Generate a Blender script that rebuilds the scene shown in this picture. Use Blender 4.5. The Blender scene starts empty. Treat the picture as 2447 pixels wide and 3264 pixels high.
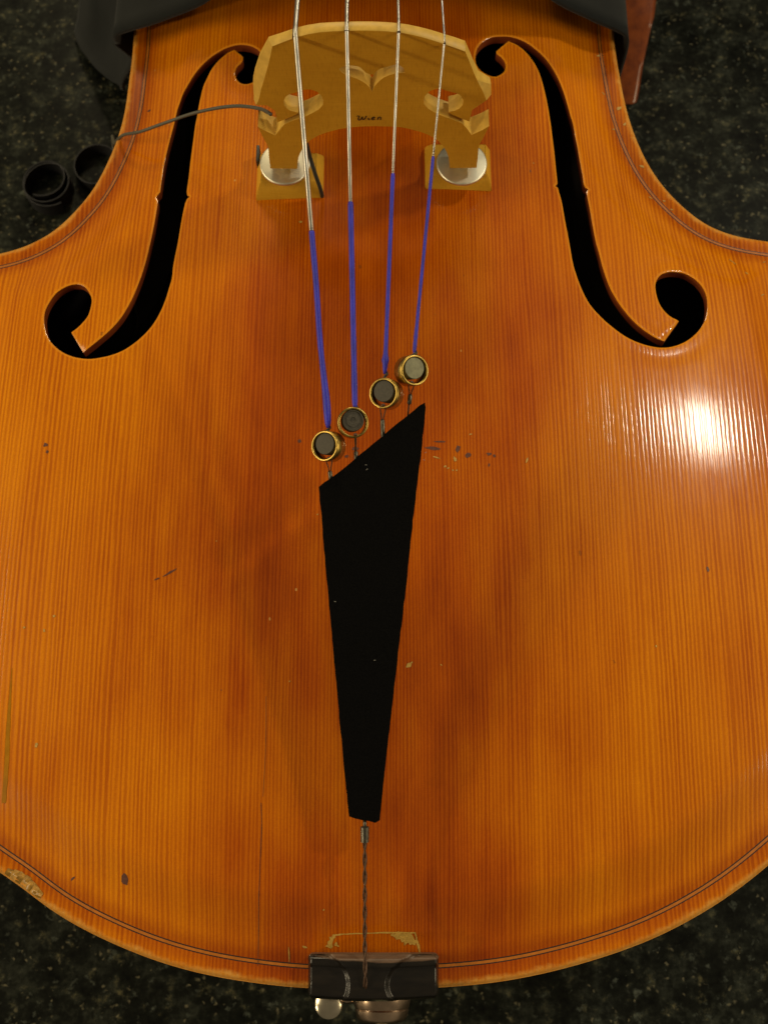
import bpy, bmesh, math, random
import numpy as np
from mathutils import Vector, Matrix
from mathutils.geometry import delaunay_2d_cdt
random.seed(7); rng = np.random.default_rng(7)
scene = bpy.context.scene

# ------------------------------------------------------------------ camera, world, lamps
TILT = math.radians(18.0)
FPX = 3568.7                      # focal length in photograph pixels (photograph 2447 px wide)
CAM = np.array([0.0, 0.0, 0.94])
cd = bpy.data.cameras.new("camera"); cam = bpy.data.objects.new("camera", cd)
scene.collection.objects.link(cam); scene.camera = cam
cam.location = CAM; cam.rotation_euler = (TILT, 0, 0)
cd.sensor_fit = 'HORIZONTAL'; cd.sensor_width = 36.0; cd.lens = 36.0*FPX/2447.0
cd.clip_start = 0.02; cd.clip_end = 50
cd.dof.use_dof = True; cd.dof.focus_distance = 0.70; cd.dof.aperture_fstop = 13.0

world = bpy.data.worlds.new("World"); scene.world = world; world.use_nodes = True
bg = world.node_tree.nodes["Background"]
bg.inputs[0].default_value = (1.0, 0.84, 0.58, 1); bg.inputs[1].default_value = 0.13

def area(name, loc, target, size, power, col, shape='DISK', size_y=None):
    l = bpy.data.lights.new(name, 'AREA'); l.shape = shape; l.size = size
    if size_y: l.size_y = size_y
    l.energy = power; l.color = col
    o = bpy.data.objects.new(name, l); scene.collection.objects.link(o)
    o.location = loc
    o.rotation_euler = (Vector(target)-Vector(loc)).to_track_quat('-Z', 'Y').to_euler()
    return o
area("ceiling_lamp_right", (1.52, 1.26, 2.05), (0.1, 0.25, 0.2), 0.25, 17, (1.0, 0.92, 0.74), "ELLIPSE", 0.16)
area("ceiling_lamp_back", (-0.2, 3.1, 2.3), (0, 0.3, 0.2), 0.7, 38, (1.0, 0.82, 0.52))
area("ceiling_lamp_left", (-3.0, -1.2, 1.35), (0, 0.3, 0.2), 0.20, 26, (1.0, 0.82, 0.52))
area("fill_light_left", (-2.3, 0.3, 1.40), (0, 0.3, 0.2), 1.3, 30, (1.0, 0.82, 0.52))  # added soft fill from the left, no such lamp known
area("fill_light_right", (2.4, -0.2, 1.35), (0, 0.3, 0.2), 1.2, 27, (1.0, 0.82, 0.52))  # added soft fill from the right, likewise no known source
scene.view_settings.view_transform = 'Standard'; scene.view_settings.look = 'None'
scene.view_settings.exposure = 0.0; scene.view_settings.gamma = 1.0

# ------------------------------------------------------------------ projection helpers
def ray(x, y):
    a = (x-1223.5)/FPX; b = (1632.0-y)/FPX
    return np.array([a, math.sin(TILT)+b*math.cos(TILT), -math.cos(TILT)+b*math.sin(TILT)])
def on_z(x, y, z):
    d = ray(x, y); return CAM + d*(z-CAM[2])/d[2]
def on_plane(x, y, p, n):
    d = ray(x, y); p = np.array(p, float); n = np.array(n, float)
    return CAM + d*(np.dot(p-CAM, n)/np.dot(d, n))
def Z(ox, oy, s):                 # coordinates read off an enlargement of the photograph
    return lambda x, y: (ox+x/s, oy+y/s)
zA = Z(500, 100, 3.6875); zB = Z(1480, 80, 3.567); zL = Z(0, 600, 2.0725); zR = Z(1700, 600, 2.2195)
z1 = Z(700, 0, 1.658); zC = Z(790, 200, 4.81); zE = Z(1300, 200, 4.81); zF = Z(1000, 40, 4.145)
zH = Z(920, 1050, 3.316); zG = Z(850, 2550, 2.3686); zS = Z(960, 2980, 3.454)

# ------------------------------------------------------------------ object helpers
def tag(o, label=None, cat=None, group=None, kind=None):
    if label: o['label'] = label
    if cat: o['category'] = cat
    if group: o['group'] = group
    if kind: o['kind'] = kind
    return o
def empty(name, loc, label, cat, group=None):
    o = bpy.data.objects.new(name, None); scene.collection.objects.link(o)
    o.location = loc; o.empty_display_size = 0.05
    return tag(o, label, cat, group)
def wloc(o):
    v = Vector((0, 0, 0))
    while o is not None:
        v += o.location; o = o.parent
    return v
def mesh_obj(name, verts, faces, mat, parent=None, smooth=True, sharp=None, kind=None):
    """verts in world coordinates; linked as ONE mesh object under its parent"""
    off = np.array(wloc(parent)) if parent else np.zeros(3)
    me = bpy.data.meshes.new(name)
    me.from_pydata([tuple(np.array(v, float)-off) for v in verts], [], [tuple(int(i) for i in f) for f in faces])
    for m in (mat if isinstance(mat, (list, tuple)) else [mat]): me.materials.append(m)
    bm = bmesh.new(); bm.from_mesh(me)
    bmesh.ops.recalc_face_normals(bm, faces=bm.faces[:]); bm.to_mesh(me); bm.free()
    if smooth:
        me.shade_smooth()
        if sharp: me.set_sharp_from_angle(angle=math.radians(sharp))
    o = bpy.data.objects.new(name, me); scene.collection.objects.link(o)
    if parent: o.parent = parent
    if kind: o['kind'] = kind
    return o
def unit(v): v = np.array(v, float); return v/ (np.linalg.norm(v)+1e-12)
def smooth_path(pts, n):
    P = np.array(pts, float); out = []
    P = np.vstack([2*P[0]-P[1], P, 2*P[-1]-P[-2]])
    for i in range(1, len(P)-2):
        p0, p1, p2, p3 = P[i-1:i+3]
        for k in range(n):
            t = k/n
            out.append(.5*((2*p1)+(-p0+p2)*t+(2*p0-5*p1+4*p2-p3)*t*t+(-p0+3*p1-3*p2+p3)*t**3))
    out.append(P[-2]); return np.array(out)
def tube_data(path, r, seg=12, cap=True):
    path = np.array(path, float); n = len(path)
    r = np.full(n, r) if np.isscalar(r) else np.array(r, float)
    V = []; F = []
    t = np.gradient(path, axis=0); t = np.array([unit(a) for a in t])
    up = np.array([0, 0, 1.0]) if abs(t[0][2]) < .9 else np.array([1.0, 0, 0])
    a = unit(np.cross(t[0], up))
    for i in range(n):
        a = unit(a-np.dot(a, t[i])*t[i]); b = np.cross(t[i], a)
        for k in range(seg):
            w = 2*math.pi*k/seg
            V.append(path[i]+r[i]*(math.cos(w)*a+math.sin(w)*b))
    for i in range(n-1):
        for k in range(seg):
            k2 = (k+1) % seg
            F.append((i*seg+k, i*seg+k2, (i+1)*seg+k2, (i+1)*seg+k))
    if cap:
        F.append(tuple(range(seg))[::-1]); F.append(tuple((n-1)*seg+k for k in range(seg)))
    return V, F
def join_data(parts):
    V = []; F = []
    for v, f in parts:
        o = len(V); V += list(v); F += [tuple(i+o for i in q) for q in f]
    return V, F
def lathe_data(profile, center, axis, seg=48, ref=(1, 0, 0), closed=False):
    """profile [(r, h)] around axis through center"""
    ax = unit(axis); a = np.array(ref, float); a = unit(a-np.dot(a, ax)*ax); b = np.cross(ax, a)
    V = []; F = []; n = len(profile)
    for r, h in profile:
        for k in range(seg):
            w = 2*math.pi*k/seg
            V.append(np.array(center)+ax*h+r*(math.cos(w)*a+math.sin(w)*b))
    for i in range(n if closed else n-1):
        j = (i+1) % n
        for k in range(seg):
            k2 = (k+1) % seg
            F.append((i*seg+k, i*seg+k2, j*seg+k2, j*seg+k))
    if not closed:
        F.append(tuple(range(seg))); F.append(tuple((n-1)*seg+k for k in range(seg)))
    return V, F
def box_data(c, sx, sy, sz, bev=0.0):
    bm = bmesh.new(); bmesh.ops.create_cube(bm, size=1)
    for v in bm.verts: v.co = Vector((v.co.x*sx+c[0], v.co.y*sy+c[1], v.co.z*sz+c[2]))
    if bev: bmesh.ops.bevel(bm, geom=bm.edges[:], offset=bev, segments=2, affect='EDGES', profile=.5)
    V = [tuple(v.co) for v in bm.verts]; F = [tuple(v.index for v in f.verts) for f in bm.faces]; bm.free()
    return V, F
def in_poly(P, poly):
    P = np.asarray(P); x = P[:, 0]; y = P[:, 1]; res = np.zeros(len(P), bool)
    for i in range(len(poly)):
        x1, y1 = poly[i]; x2, y2 = poly[(i+1) % len(poly)]
        c = (y1 > y) != (y2 > y)
        with np.errstate(divide='ignore', invalid='ignore'):
            xi = (x2-x1)*(y-y1)/(y2-y1+1e-30)+x1
        res ^= c & (x < xi)
    return res
def dist_loop(P, loop, closed=True):
    P = np.asarray(P); A = np.asarray(loop); B = np.roll(A, -1, axis=0)
    if not closed: A, B = A[:-1], A[1:]
    D = B-A; L = (D**2).sum(1)+1e-18; out = np.empty(len(P))
    for s in range(0, len(P), 4000):
        q = P[s:s+4000, None, :2]-A[None]
        t = np.clip((q*D[None]).sum(2)/L, 0, 1)
        out[s:s+4000] = np.sqrt((((q-t[..., None]*D[None])**2).sum(2)).min(1))
    return out
def cdt(loops, extra=()):
    """triangulate the area inside loops[0] and outside the other loops"""
    pts = []; edges = []
    for lp in loops:
        o = len(pts); pts += [Vector((float(p[0]), float(p[1]))) for p in lp]
        edges += [(o+i, o+(i+1) % len(lp)) for i in range(len(lp))]
    pts += [Vector((float(p[0]), float(p[1]))) for p in extra]
    v, e, f, ov, oe, of = delaunay_2d_cdt(pts, edges, [], 0, 1e-7, True)
    V = np.array([(a[0], a[1]) for a in v]); F = np.array([tuple(q) for q in f])
    c = V[F].mean(1); keep = in_poly(c, loops[0])
    for lp in loops[1:]: keep &= ~in_poly(c, lp)
    remap = {}
    for i, l in enumerate(ov):
        for j in l: remap[j] = i
    return V, F[keep], remap
def resample(loop, step, closed=True):
    P = np.array(loop, float)
    if closed: P = np.vstack([P, P[:1]])
    s = np.concatenate([[0], np.cumsum(np.linalg.norm(np.diff(P, axis=0), axis=1))])
    n = max(3, int(round(s[-1]/step))); t = np.linspace(0, s[-1], n+1)
    out = np.stack([np.interp(t, s, P[:, k]) for k in range(P.shape[1])], 1)
    return out[:-1] if closed else out

# ------------------------------------------------------------------ materials
def new_mat(name):
    m = bpy.data.materials.new(name); m.use_nodes = True
    nt = m.node_tree; return m, nt, nt.nodes["Principled BSDF"]
def N(nt, typ, **kw):
    n = nt.nodes.new(typ)
    for k, v in kw.items():
        if k == 'inp':
            for a, b in v.items(): n.inputs[a].default_value = b
        else: setattr(n, k, v)
    return n
def M(nt, op, a, b=None, c=None, clamp=False):
    n = nt.nodes.new("ShaderNodeMath"); n.operation = op; n.use_clamp = clamp
    for i, v in enumerate((a, b, c)):
        if v is None: continue
        if isinstance(v, (int, float)): n.inputs[i].default_value = v
        else: nt.links.new(v, n.inputs[i])
    return n.outputs[0]
def mix(nt, fac, a, b, blend='MIX'):
    n = nt.nodes.new("ShaderNodeMix"); n.data_type = 'RGBA'; n.blend_type = blend
    for i, v in ((0, fac), (6, a), (7, b)):
        if isinstance(v, (int, float)): n.inputs[i].default_value = v
        elif isinstance(v, tuple): n.inputs[i].default_value = (*v, 1) if len(v) == 3 else v
        else: nt.links.new(v, n.inputs[i])
    return n.outputs[2]
def noise(nt, vec, scale, detail=3, rough=.55, dim='3D'):
    n = nt.nodes.new("ShaderNodeTexNoise"); n.noise_dimensions = dim
    n.inputs['Scale'].default_value = scale; n.inputs['Detail'].default_value = detail
    n.inputs['Roughness'].default_value = rough
    nt.links.new(vec, n.inputs['Vector']); return n.outputs['Fac']
def mapping(nt, vec, scale=(1, 1, 1), loc=(0, 0, 0), rot=(0, 0, 0)):
    n = nt.nodes.new("ShaderNodeMapping"); n.inputs['Scale'].default_value = scale
    n.inputs['Location'].default_value = loc; n.inputs['Rotation'].default_value = rot
    nt.links.new(vec, n.inputs['Vector']); return n.outputs[0]
def ramp(nt, fac, stops, interp='LINEAR'):
    n = nt.nodes.new("ShaderNodeValToRGB"); cr = n.color_ramp; cr.interpolation = interp
    while len(cr.elements) < len(stops): cr.elements.new(.5)
    for e, (p, c) in zip(cr.elements, stops):
        e.position = p; e.color = (*c, 1) if len(c) == 3 else c
    nt.links.new(fac, n.inputs[0]); return n.outputs[0]
def bump(nt, bsdf, h, strength, dist):
    n = nt.nodes.new("ShaderNodeBump"); n.inputs['Strength'].default_value = strength
    n.inputs['Distance'].default_value = dist
    nt.links.new(h, n.inputs['Height']); nt.links.new(n.outputs[0], bsdf.inputs['Normal']); return n
def simple(name, col, rough=.5, metal=0.0, var=.25, scale=300, bstr=.15, bdist=.0003, col2=None, coat=0.0):
    m, nt, b = new_mat(name)
    tc = nt.nodes.new("ShaderNodeTexCoord").outputs['Object']
    f = noise(nt, tc, scale, 4)
    c2 = col2 or tuple(v*(1-var) for v in col)
    r = ramp(nt, f, [(.3, c2), (.7, col)])
    nt.links.new(r, b.inputs['Base Color'])
    rr = M(nt, 'MULTIPLY_ADD', f, .25, rough-.12)
    nt.links.new(rr, b.inputs['Roughness'])
    b.inputs['Metallic'].default_value = metal; b.inputs['Coat Weight'].default_value = coat
    if bstr: bump(nt, b, f, bstr, bdist)
    return m

# soft darker, redder patches in the plate tone: x, y, half-widths, strength (plate coordinates)
TONE_PATCHES = [(-.105, -.285, .055, .085, .34), (-.125, -.375, .060, .030, .22), (.0, -.475, .085, .040, .26), (.028, -.36, .035, .10, .26),
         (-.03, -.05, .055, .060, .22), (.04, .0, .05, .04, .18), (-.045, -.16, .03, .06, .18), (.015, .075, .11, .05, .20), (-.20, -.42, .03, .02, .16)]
def spruce(name, warm=1.0):
    """varnished straight-grained spruce; grain runs along y"""
    m, nt, b = new_mat(name); L = nt.links
    tc = nt.nodes.new("ShaderNodeTexCoord").outputs['Object']
    sep = nt.nodes.new("ShaderNodeSeparateXYZ"); L.new(tc, sep.inputs[0]); X = sep.outputs[0]; Y = sep.outputs[1]
    wob = noise(nt, mapping(nt, tc, (18, 2.2, 0)), 1.0, 3)
    wob2 = noise(nt, mapping(nt, tc, (60, 11, 0)), 1.0, 2)
    X2 = M(nt, 'ADD', X, M(nt, 'MULTIPLY', M(nt, 'SUBTRACT', wob, .5), .0075))
    X2 = M(nt, 'ADD', X2, M(nt, 'MULTIPLY', M(nt, 'SUBTRACT', wob2, .5), .0012))
    # annual rings: tight near the joint in the middle, wide at the flanks
    k = .0046; p0 = .00215
    ph = M(nt, 'DIVIDE', M(nt, 'LOGARITHM', M(nt, 'MULTIPLY_ADD', M(nt, 'ABSOLUTE', X2), k, p0), math.e), k)
    ph = M(nt, 'ADD', ph, M(nt, 'MULTIPLY', M(nt, 'GREATER_THAN', X, 0.0), 37.3))
    # uneven ring widths
    ph = M(nt, 'ADD', ph, M(nt, 'MULTIPLY', M(nt, 'SINE', M(nt, 'MULTIPLY', ph, .37)), .28))
    rw = noise(nt, mapping(nt, tc, (170, 1.2, 0), (4, 2, 0)), 1.0, 3, .6)
    jit = noise(nt, mapping(nt, tc, (420, 95, 0), (1, 7, 0)), 1.0, 3, .6)
    ph = M(nt, 'ADD', ph, M(nt, 'ADD', M(nt, 'MULTIPLY', rw, 1.3), M(nt, 'MULTIPLY', jit, .34)))
    fl = M(nt, 'FLOOR', ph); fr = M(nt, 'FRACT', ph)
    wn = nt.nodes.new("ShaderNodeTexWhiteNoise"); wn.noise_dimensions = '1D'; L.new(fl, wn.inputs['W'])
    tri = M(nt, 'SUBTRACT', 1.0, M(nt, 'MULTIPLY', M(nt, 'ABSOLUTE', M(nt, 'SUBTRACT', fr, .5)), 2.0))
    line = ramp(nt, tri, [(.12, (0, 0, 0)), (.80, (1, 1, 1))], 'EASE')
    amt = M(nt, 'MULTIPLY_ADD', wn.outputs['Value'], .34, .62)
    fade = noise(nt, mapping(nt, tc, (60, 12, 0), (3, 1, 0)), 1.0, 5, .65)
    amt = M(nt, 'MULTIPLY', amt, M(nt, 'MULTIPLY_ADD', fade, 1.5, .18))
    grain = M(nt, 'MULTIPLY', line, amt, clamp=True)
    # fibre flecks
    fib = noise(nt, mapping(nt, tc, (1300, 420, 0)), 1.0, 5, .75)
    silk = noise(nt, mapping(nt, tc, (260, 1900, 0)), 1.0, 3, .6)
    # varnish tone: broad clouds, redder along the middle of the plate
    cl = noise(nt, mapping(nt, tc, (7.5, 4.2, 0), (.7, .25, 0)), 1.0, 4, .55)
    cl2 = noise(nt, mapping(nt, tc, (30, 7, 0), (.2, .9, 0)), 1.0, 5, .6)
    mid = M(nt, 'SUBTRACT', 1.0, M(nt, 'DIVIDE', M(nt, 'ABSOLUTE', X), .17), clamp=True)
    ton = M(nt, 'ADD', M(nt, 'MULTIPLY', mid, .36), M(nt, 'MULTIPLY_ADD', cl, 1.25, -.40))
    ton = M(nt, 'ADD', ton, M(nt, 'MULTIPLY_ADD', cl2, .50, -.25), clamp=True)
    for (sx, sy, rx_, ry_, am) in TONE_PATCHES:
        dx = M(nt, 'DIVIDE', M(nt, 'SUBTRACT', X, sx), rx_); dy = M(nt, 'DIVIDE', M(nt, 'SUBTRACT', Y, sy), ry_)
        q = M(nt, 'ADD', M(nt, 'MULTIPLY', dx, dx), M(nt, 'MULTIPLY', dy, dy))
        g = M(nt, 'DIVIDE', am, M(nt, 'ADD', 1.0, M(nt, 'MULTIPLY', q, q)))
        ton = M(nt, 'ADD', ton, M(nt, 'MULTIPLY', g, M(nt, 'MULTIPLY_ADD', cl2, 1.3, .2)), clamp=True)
    base = ramp(nt, ton, [(.0, (.67, .218, .0002)), (.36, (.56, .155, .0002)), (.66, (.41, .082, .0002)), (1.0, (.23, .030, .0002))])
    dark = mix(nt, 1.0, base, (.66, .49, .45), 'MULTIPLY')
    col = mix(nt, grain, base, dark)
    col = mix(nt, M(nt, 'MULTIPLY_ADD', fib, 2.8, -1.1, clamp=True), col, mix(nt, 1.0, col, (1.18, 1.25, 1.3), 'MULTIPLY'))
    col = mix(nt, M(nt, 'MULTIPLY_ADD', silk, 1.4, -.62, clamp=True), col, mix(nt, 1.0, col, (.80, .72, .72), 'MULTIPLY'))
    # edge: attribute edge_dist in metres
    at = nt.nodes.new("ShaderNodeAttribute"); at.attribute_name = "edge_dist"; ed = at.outputs['Fac']
    wn1 = noise(nt, tc, 55, 5, .65); wn2 = noise(nt, tc, 420, 4, .7)
    band = nt.nodes.new("ShaderNodeMapRange"); band.interpolation_type = 'SMOOTHSTEP'
    L.new(M(nt, 'ADD', M(nt, 'ABSOLUTE', M(nt, 'SUBTRACT', ed, .0120)), M(nt, 'MULTIPLY_ADD', wn1, .006, -.003)), band.inputs[0])
    band.inputs[1].default_value = .002; band.inputs[2].default_value = .014; band.inputs[3].default_value = .75; band.inputs[4].default_value = 0
    col = mix(nt, band.outputs[0], col, mix(nt, 1.0, col, (.62, .42, .40), 'MULTIPLY'))
    wear = nt.nodes.new("ShaderNodeMapRange"); wear.interpolation_type = 'SMOOTHSTEP'
    L.new(M(nt, 'ADD', ed, M(nt, 'MULTIPLY_ADD', wn1, .010, -.004)), wear.inputs[0])
    wear.inputs[1].default_value = .0020; wear.inputs[2].default_value = .0060; wear.inputs[3].default_value = 1; wear.inputs[4].default_value = 0
    wcol = mix(nt, M(nt, 'MULTIPLY_ADD', wn2, 2.2, -.65, clamp=True), (.56, .205, .010), (.64, .36, .09))
    col = mix(nt, M(nt, 'MULTIPLY', wear.outputs[0], .85), col, wcol)
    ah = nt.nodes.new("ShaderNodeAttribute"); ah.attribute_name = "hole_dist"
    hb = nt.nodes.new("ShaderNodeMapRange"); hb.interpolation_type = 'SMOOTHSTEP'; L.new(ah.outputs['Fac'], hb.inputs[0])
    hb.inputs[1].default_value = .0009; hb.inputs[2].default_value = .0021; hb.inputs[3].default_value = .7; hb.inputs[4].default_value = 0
    col = mix(nt, hb.outputs[0], col, (.68, .25, .008))  # brighter f-hole lips: light on the chamfer put into the colour
    # scattered tiny dings and dark specks
    vo = nt.nodes.new("ShaderNodeTexVoronoi"); vo.inputs['Scale'].default_value = 55; vo.inputs['Randomness'].default_value = 1
    L.new(mapping(nt, tc, (1, .62, 0)), vo.inputs['Vector'])
    vs = nt.nodes.new("ShaderNodeSeparateXYZ"); L.new(vo.outputs['Color'], vs.inputs[0])
    ding = M(nt, 'MULTIPLY', M(nt, 'LESS_THAN', vo.outputs['Distance'], M(nt, 'MULTIPLY_ADD', wn2, .05, .010)), M(nt, 'GREATER_THAN', vs.outputs[0], .86))
    speck = M(nt, 'MULTIPLY', M(nt, 'LESS_THAN', vo.outputs['Distance'], M(nt, 'MULTIPLY_ADD', wn2, .11, .01)), M(nt, 'LESS_THAN', vs.outputs[0], .09))
    col = mix(nt, M(nt, 'MULTIPLY', ding, .65), col, (.62, .36, .10))
    col = mix(nt, M(nt, 'MULTIPLY', speck, .45), col, (.10, .035, .01))
    L.new(col, b.inputs['Base Color'])
    ro = M(nt, 'MULTIPLY_ADD', noise(nt, tc, 40, 5), .16, .30)
    L.new(ro, b.inputs['Roughness']); b.inputs['Specular IOR Level'].default_value = .08
    b.inputs['Coat Weight'].default_value = .52
    L.new(M(nt, 'MULTIPLY_ADD', noise(nt, mapping(nt, tc, (300, 60, 0)), 1.0, 4), .12, .06), b.inputs['Coat Roughness'])
    b.inputs['Coat IOR'].default_value = 1.5
    h = M(nt, 'ADD', M(nt, 'MULTIPLY', line, -.75), M(nt, 'MULTIPLY', fib, .22))
    h = M(nt, 'ADD', h, M(nt, 'MULTIPLY', noise(nt, mapping(nt, tc, (220, 40, 0)), 1.0, 3), .9))
    bn = bump(nt, b, h, .7, .00007); L.new(bn.outputs[0], b.inputs['Coat Normal'])
    return m
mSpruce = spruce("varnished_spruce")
def fhole_edge():
    m, nt, b = new_mat("f_hole_cut_edge")
    tc = nt.nodes.new("ShaderNodeTexCoord").outputs['Object']
    f = noise(nt, mapping(nt, tc, (60, 60, 400)), 1, 3)
    nt.links.new(ramp(nt, f, [(.3, (.16, .028, .006)), (.7, (.27, .058, .010))]), b.inputs['Base Color'])
    b.inputs['Roughness'].default_value = .38; b.inputs['Coat Weight'].default_value = .3
    return m
mEdge = fhole_edge()
mInside = simple("shaded_inside_wood", (.020, .012, .007), .9, bstr=0)  # darkened wood: shade inside the body put into the colour
mPurf = simple("purfling_black", (.020, .010, .006), .45, scale=500, coat=.5)
mPurfL = simple("purfling_light", (.46, .135, .004), .45, scale=200, coat=.15)
def ribs_mat():
    m, nt, b = new_mat("varnished_maple")
    tc = nt.nodes.new("ShaderNodeTexCoord").outputs['Object']
    f = noise(nt, mapping(nt, tc, (160, 160, 14)), 1, 4)
    nt.links.new(ramp(nt, f, [(.3, (.16, .045, .008)), (.7, (.30, .095, .012))]), b.inputs['Base Color'])
    b.inputs['Roughness'].default_value = .35; b.inputs['Coat Weight'].default_value = .7
    b.inputs['Coat Roughness'].default_value = .12
    return m
mRibs = ribs_mat()
def maple_bridge():
    m, nt, b = new_mat("bridge_maple")
    tc = nt.nodes.new("ShaderNodeTexCoord").outputs['Object']
    f = noise(nt, mapping(nt, tc, (45, 45, 900)), 1, 4, .6)
    f2 = noise(nt, tc, 24, 4)
    fl = noise(nt, mapping(nt, tc, (1300, 400, 160)), 1, 2)
    c = ramp(nt, f2, [(.3, (.52, .270, .016)), (.7, (.63, .345, .026))])
    c = mix(nt, M(nt, 'MULTIPLY_ADD', f, 1.0, -.30, clamp=True), c, mix(nt, 1.0, c, (.80, .74, .66), 'MULTIPLY'))
    c = mix(nt, M(nt, 'MULTIPLY_ADD', fl, 2.4, -1.25, clamp=True), c, mix(nt, 1.0, c, (.72, .62, .5), 'MULTIPLY'))
    nt.links.new(c, b.inputs['Base Color']); b.inputs['Roughness'].default_value = .48
    b.inputs['Specular IOR Level'].default_value = .22
    bump(nt, b, f, .25, .0002)
    return m
mBridge = maple_bridge()
def lit_cutwood():
    return simple('lit_cut_maple', (.66, .40, .060), .5, 0, .22, 220, .2)  # raw cut maple, made paler to carry the back lamp's light
mCutLit = lit_cutwood()
def wound(name, col, pitch, metal=1.0, rough=.28, strength=.6):
    m, nt, b = new_mat(name)
    tc = nt.nodes.new("ShaderNodeTexCoord").outputs['Object']
    sep = nt.nodes.new("ShaderNodeSeparateXYZ"); nt.links.new(tc, sep.inputs[0])
    w = M(nt, 'SINE', M(nt, 'MULTIPLY', sep.outputs[1], 2*math.pi/pitch))
    n = noise(nt, mapping(nt, tc, (200, 60, 200)), 1, 4)
    c2 = tuple(v*.62 for v in col)
    nt.links.new(ramp(nt, n, [(.32, c2), (.68, col)]), b.inputs['Base Color'])
    b.inputs['Metallic'].default_value = metal; b.inputs['Roughness'].default_value = rough
    bump(nt, b, w, strength, .00008)
    return m
mSteel = wound("wound_steel", (.74, .71, .62), .0009)
mSilk = wound("blue_silk_winding", (.034, .030, .52), .0008, 0.0, .5, .45)
mAlu = simple("brushed_aluminium", (.76, .72, .56), .46, 1.0, .10, 120, .08)
mBrass = simple("aged_brass", (.50, .34, .085), .36, 1.0, .35, 260, .2)
mGun = simple("dark_steel", (.085, .075, .055), .66, .35, .45, 700, .4)
mGunL = simple("worn_light_steel", (.27, .26, .16), .58, .5, .5, 300, .4)
mCableDark = simple("tail_cable", (.11, .058, .032), .5, .5, .5, 500, .3)
mFerrule = simple("crimp_sleeve", (.13, .12, .09), .36, .8, .4, 400, .3)
mEbony = simple("ebony", (.010, .008, .006), .26, 0, .4, 160, .05, coat=.4)
def saddle_mat():
    m, nt, b = new_mat("ebony_with_worn_top")
    tc = nt.nodes.new("ShaderNodeTexCoord").outputs['Object']
    sep = nt.nodes.new("ShaderNodeSeparateXYZ"); nt.links.new(tc, sep.inputs[0])
    f = noise(nt, mapping(nt, tc, (60, 300, 300)), 1, 4); g = noise(nt, mapping(nt, tc, (45, 90, 0)), 1, 3)
    xx = M(nt, 'MULTIPLY', M(nt, 'MULTIPLY', sep.outputs[0], sep.outputs[0]), 1.6)
    w = nt.nodes.new("ShaderNodeMapRange"); w.interpolation_type = 'SMOOTHSTEP'
    nt.links.new(M(nt, 'SUBTRACT', M(nt, 'ADD', sep.outputs[1], M(nt, 'MULTIPLY_ADD', g, .0030, -.0015)), xx), w.inputs[0])
    w.inputs[1].default_value = -.5300; w.inputs[2].default_value = -.5288; w.inputs[3].default_value = 0; w.inputs[4].default_value = 1
    eb = ramp(nt, f, [(.3, (.006, .005, .004)), (.7, (.013, .010, .007))]); br = ramp(nt, f, [(.3, (.085, .048, .027)), (.7, (.15, .088, .050))])
    nt.links.new(mix(nt, w.outputs[0], eb, br), b.inputs['Base Color'])
    nt.links.new(M(nt, 'MULTIPLY_ADD', w.outputs[0], .25, .26), b.inputs['Roughness'])
    bump(nt, b, f, .15, .0002); return m
mSaddle = saddle_mat()
mEbonyTop = simple("worn_ebony_top", (.135, .080, .048), .5, 0, .4, 200, .2)
mNickel = simple("tarnished_nickel", (.86, .76, .56), .24, 1.0, .30, 70, .05)
mCollar = simple("coppery_nickel", (.66, .48, .33), .26, 1.0, .40, 60, .1)
mCable = simple("grey_rubber_cable", (.085, .080, .055), .5, 0, .2, 400, .1)
mCableG = simple("dark_green_wire", (.018, .022, .016), .5, 0, .2, 400, .1)
mBand = simple("black_webbing", (.006, .006, .007), .55, 0, .3, 900, .3)
mGlue = simple("lifted_varnish_flake", (.56, .33, .055), .55, 0, .45, 900, .3)
mScuffD = simple("dark_scuff", (.13, .042, .022), .4, 0, .4, 700, .1, coat=.6)
mInk = simple("brand_ink", (.045, .014, .006), .6, 0, .3, 2000, 0)
def felt():
    m, nt, b = new_mat("black_felt")
    tc = nt.nodes.new("ShaderNodeTexCoord").outputs['Object']
    f = noise(nt, tc, 900, 4, .7)
    nt.links.new(ramp(nt, f, [(.3, (.0006, .0006, .0006)), (.75, (.0032, .0030, .0028))]), b.inputs['Base Color'])
    b.inputs['Roughness'].default_value = .95; b.inputs['Specular IOR Level'].default_value = .08
    b.inputs['Sheen Weight'].default_value = .0
    bump(nt, b, f, .6, .0006); return m
mFelt = felt()
def cloth():
    m, nt, b = new_mat("charcoal_cloth")
    tc = nt.nodes.new("ShaderNodeTexCoord").outputs['Object']
    f = noise(nt, tc, 1500, 3, .6); g = noise(nt, tc, 14, 4)
    c = ramp(nt, g, [(.3, (.0055, .0065, .0075)), (.7, (.0135, .015, .0145))])
    c = mix(nt, M(nt, 'MULTIPLY_ADD', f, 1.2, -.4, clamp=True), c, (.021, .023, .020))
    nt.links.new(c, b.inputs['Base Color']); b.inputs['Roughness'].default_value = .9
    b.inputs['Specular IOR Level'].default_value = .15; b.inputs['Sheen Weight'].default_value = .06
    bump(nt, b, f, .5, .0004); return m
mCloth = cloth()
def legwood():
    m, nt, b = new_mat("dark_red_varnished_wood")
    tc = nt.nodes.new("ShaderNodeTexCoord").outputs['Object']
    f = noise(nt, mapping(nt, tc, (110, 110, 9)), 1, 4, .6)
    nt.links.new(ramp(nt, f, [(.3, (.11, .020, .0015)), (.7, (.22, .048, .004))]), b.inputs['Base Color'])
    b.inputs['Roughness'].default_value = .3; b.inputs['Coat Weight'].default_value = .45; b.inputs['Specular IOR Level'].default_value = .2
    b.inputs['Coat Roughness'].default_value = .10
    return m
mLeg = legwood()
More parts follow.
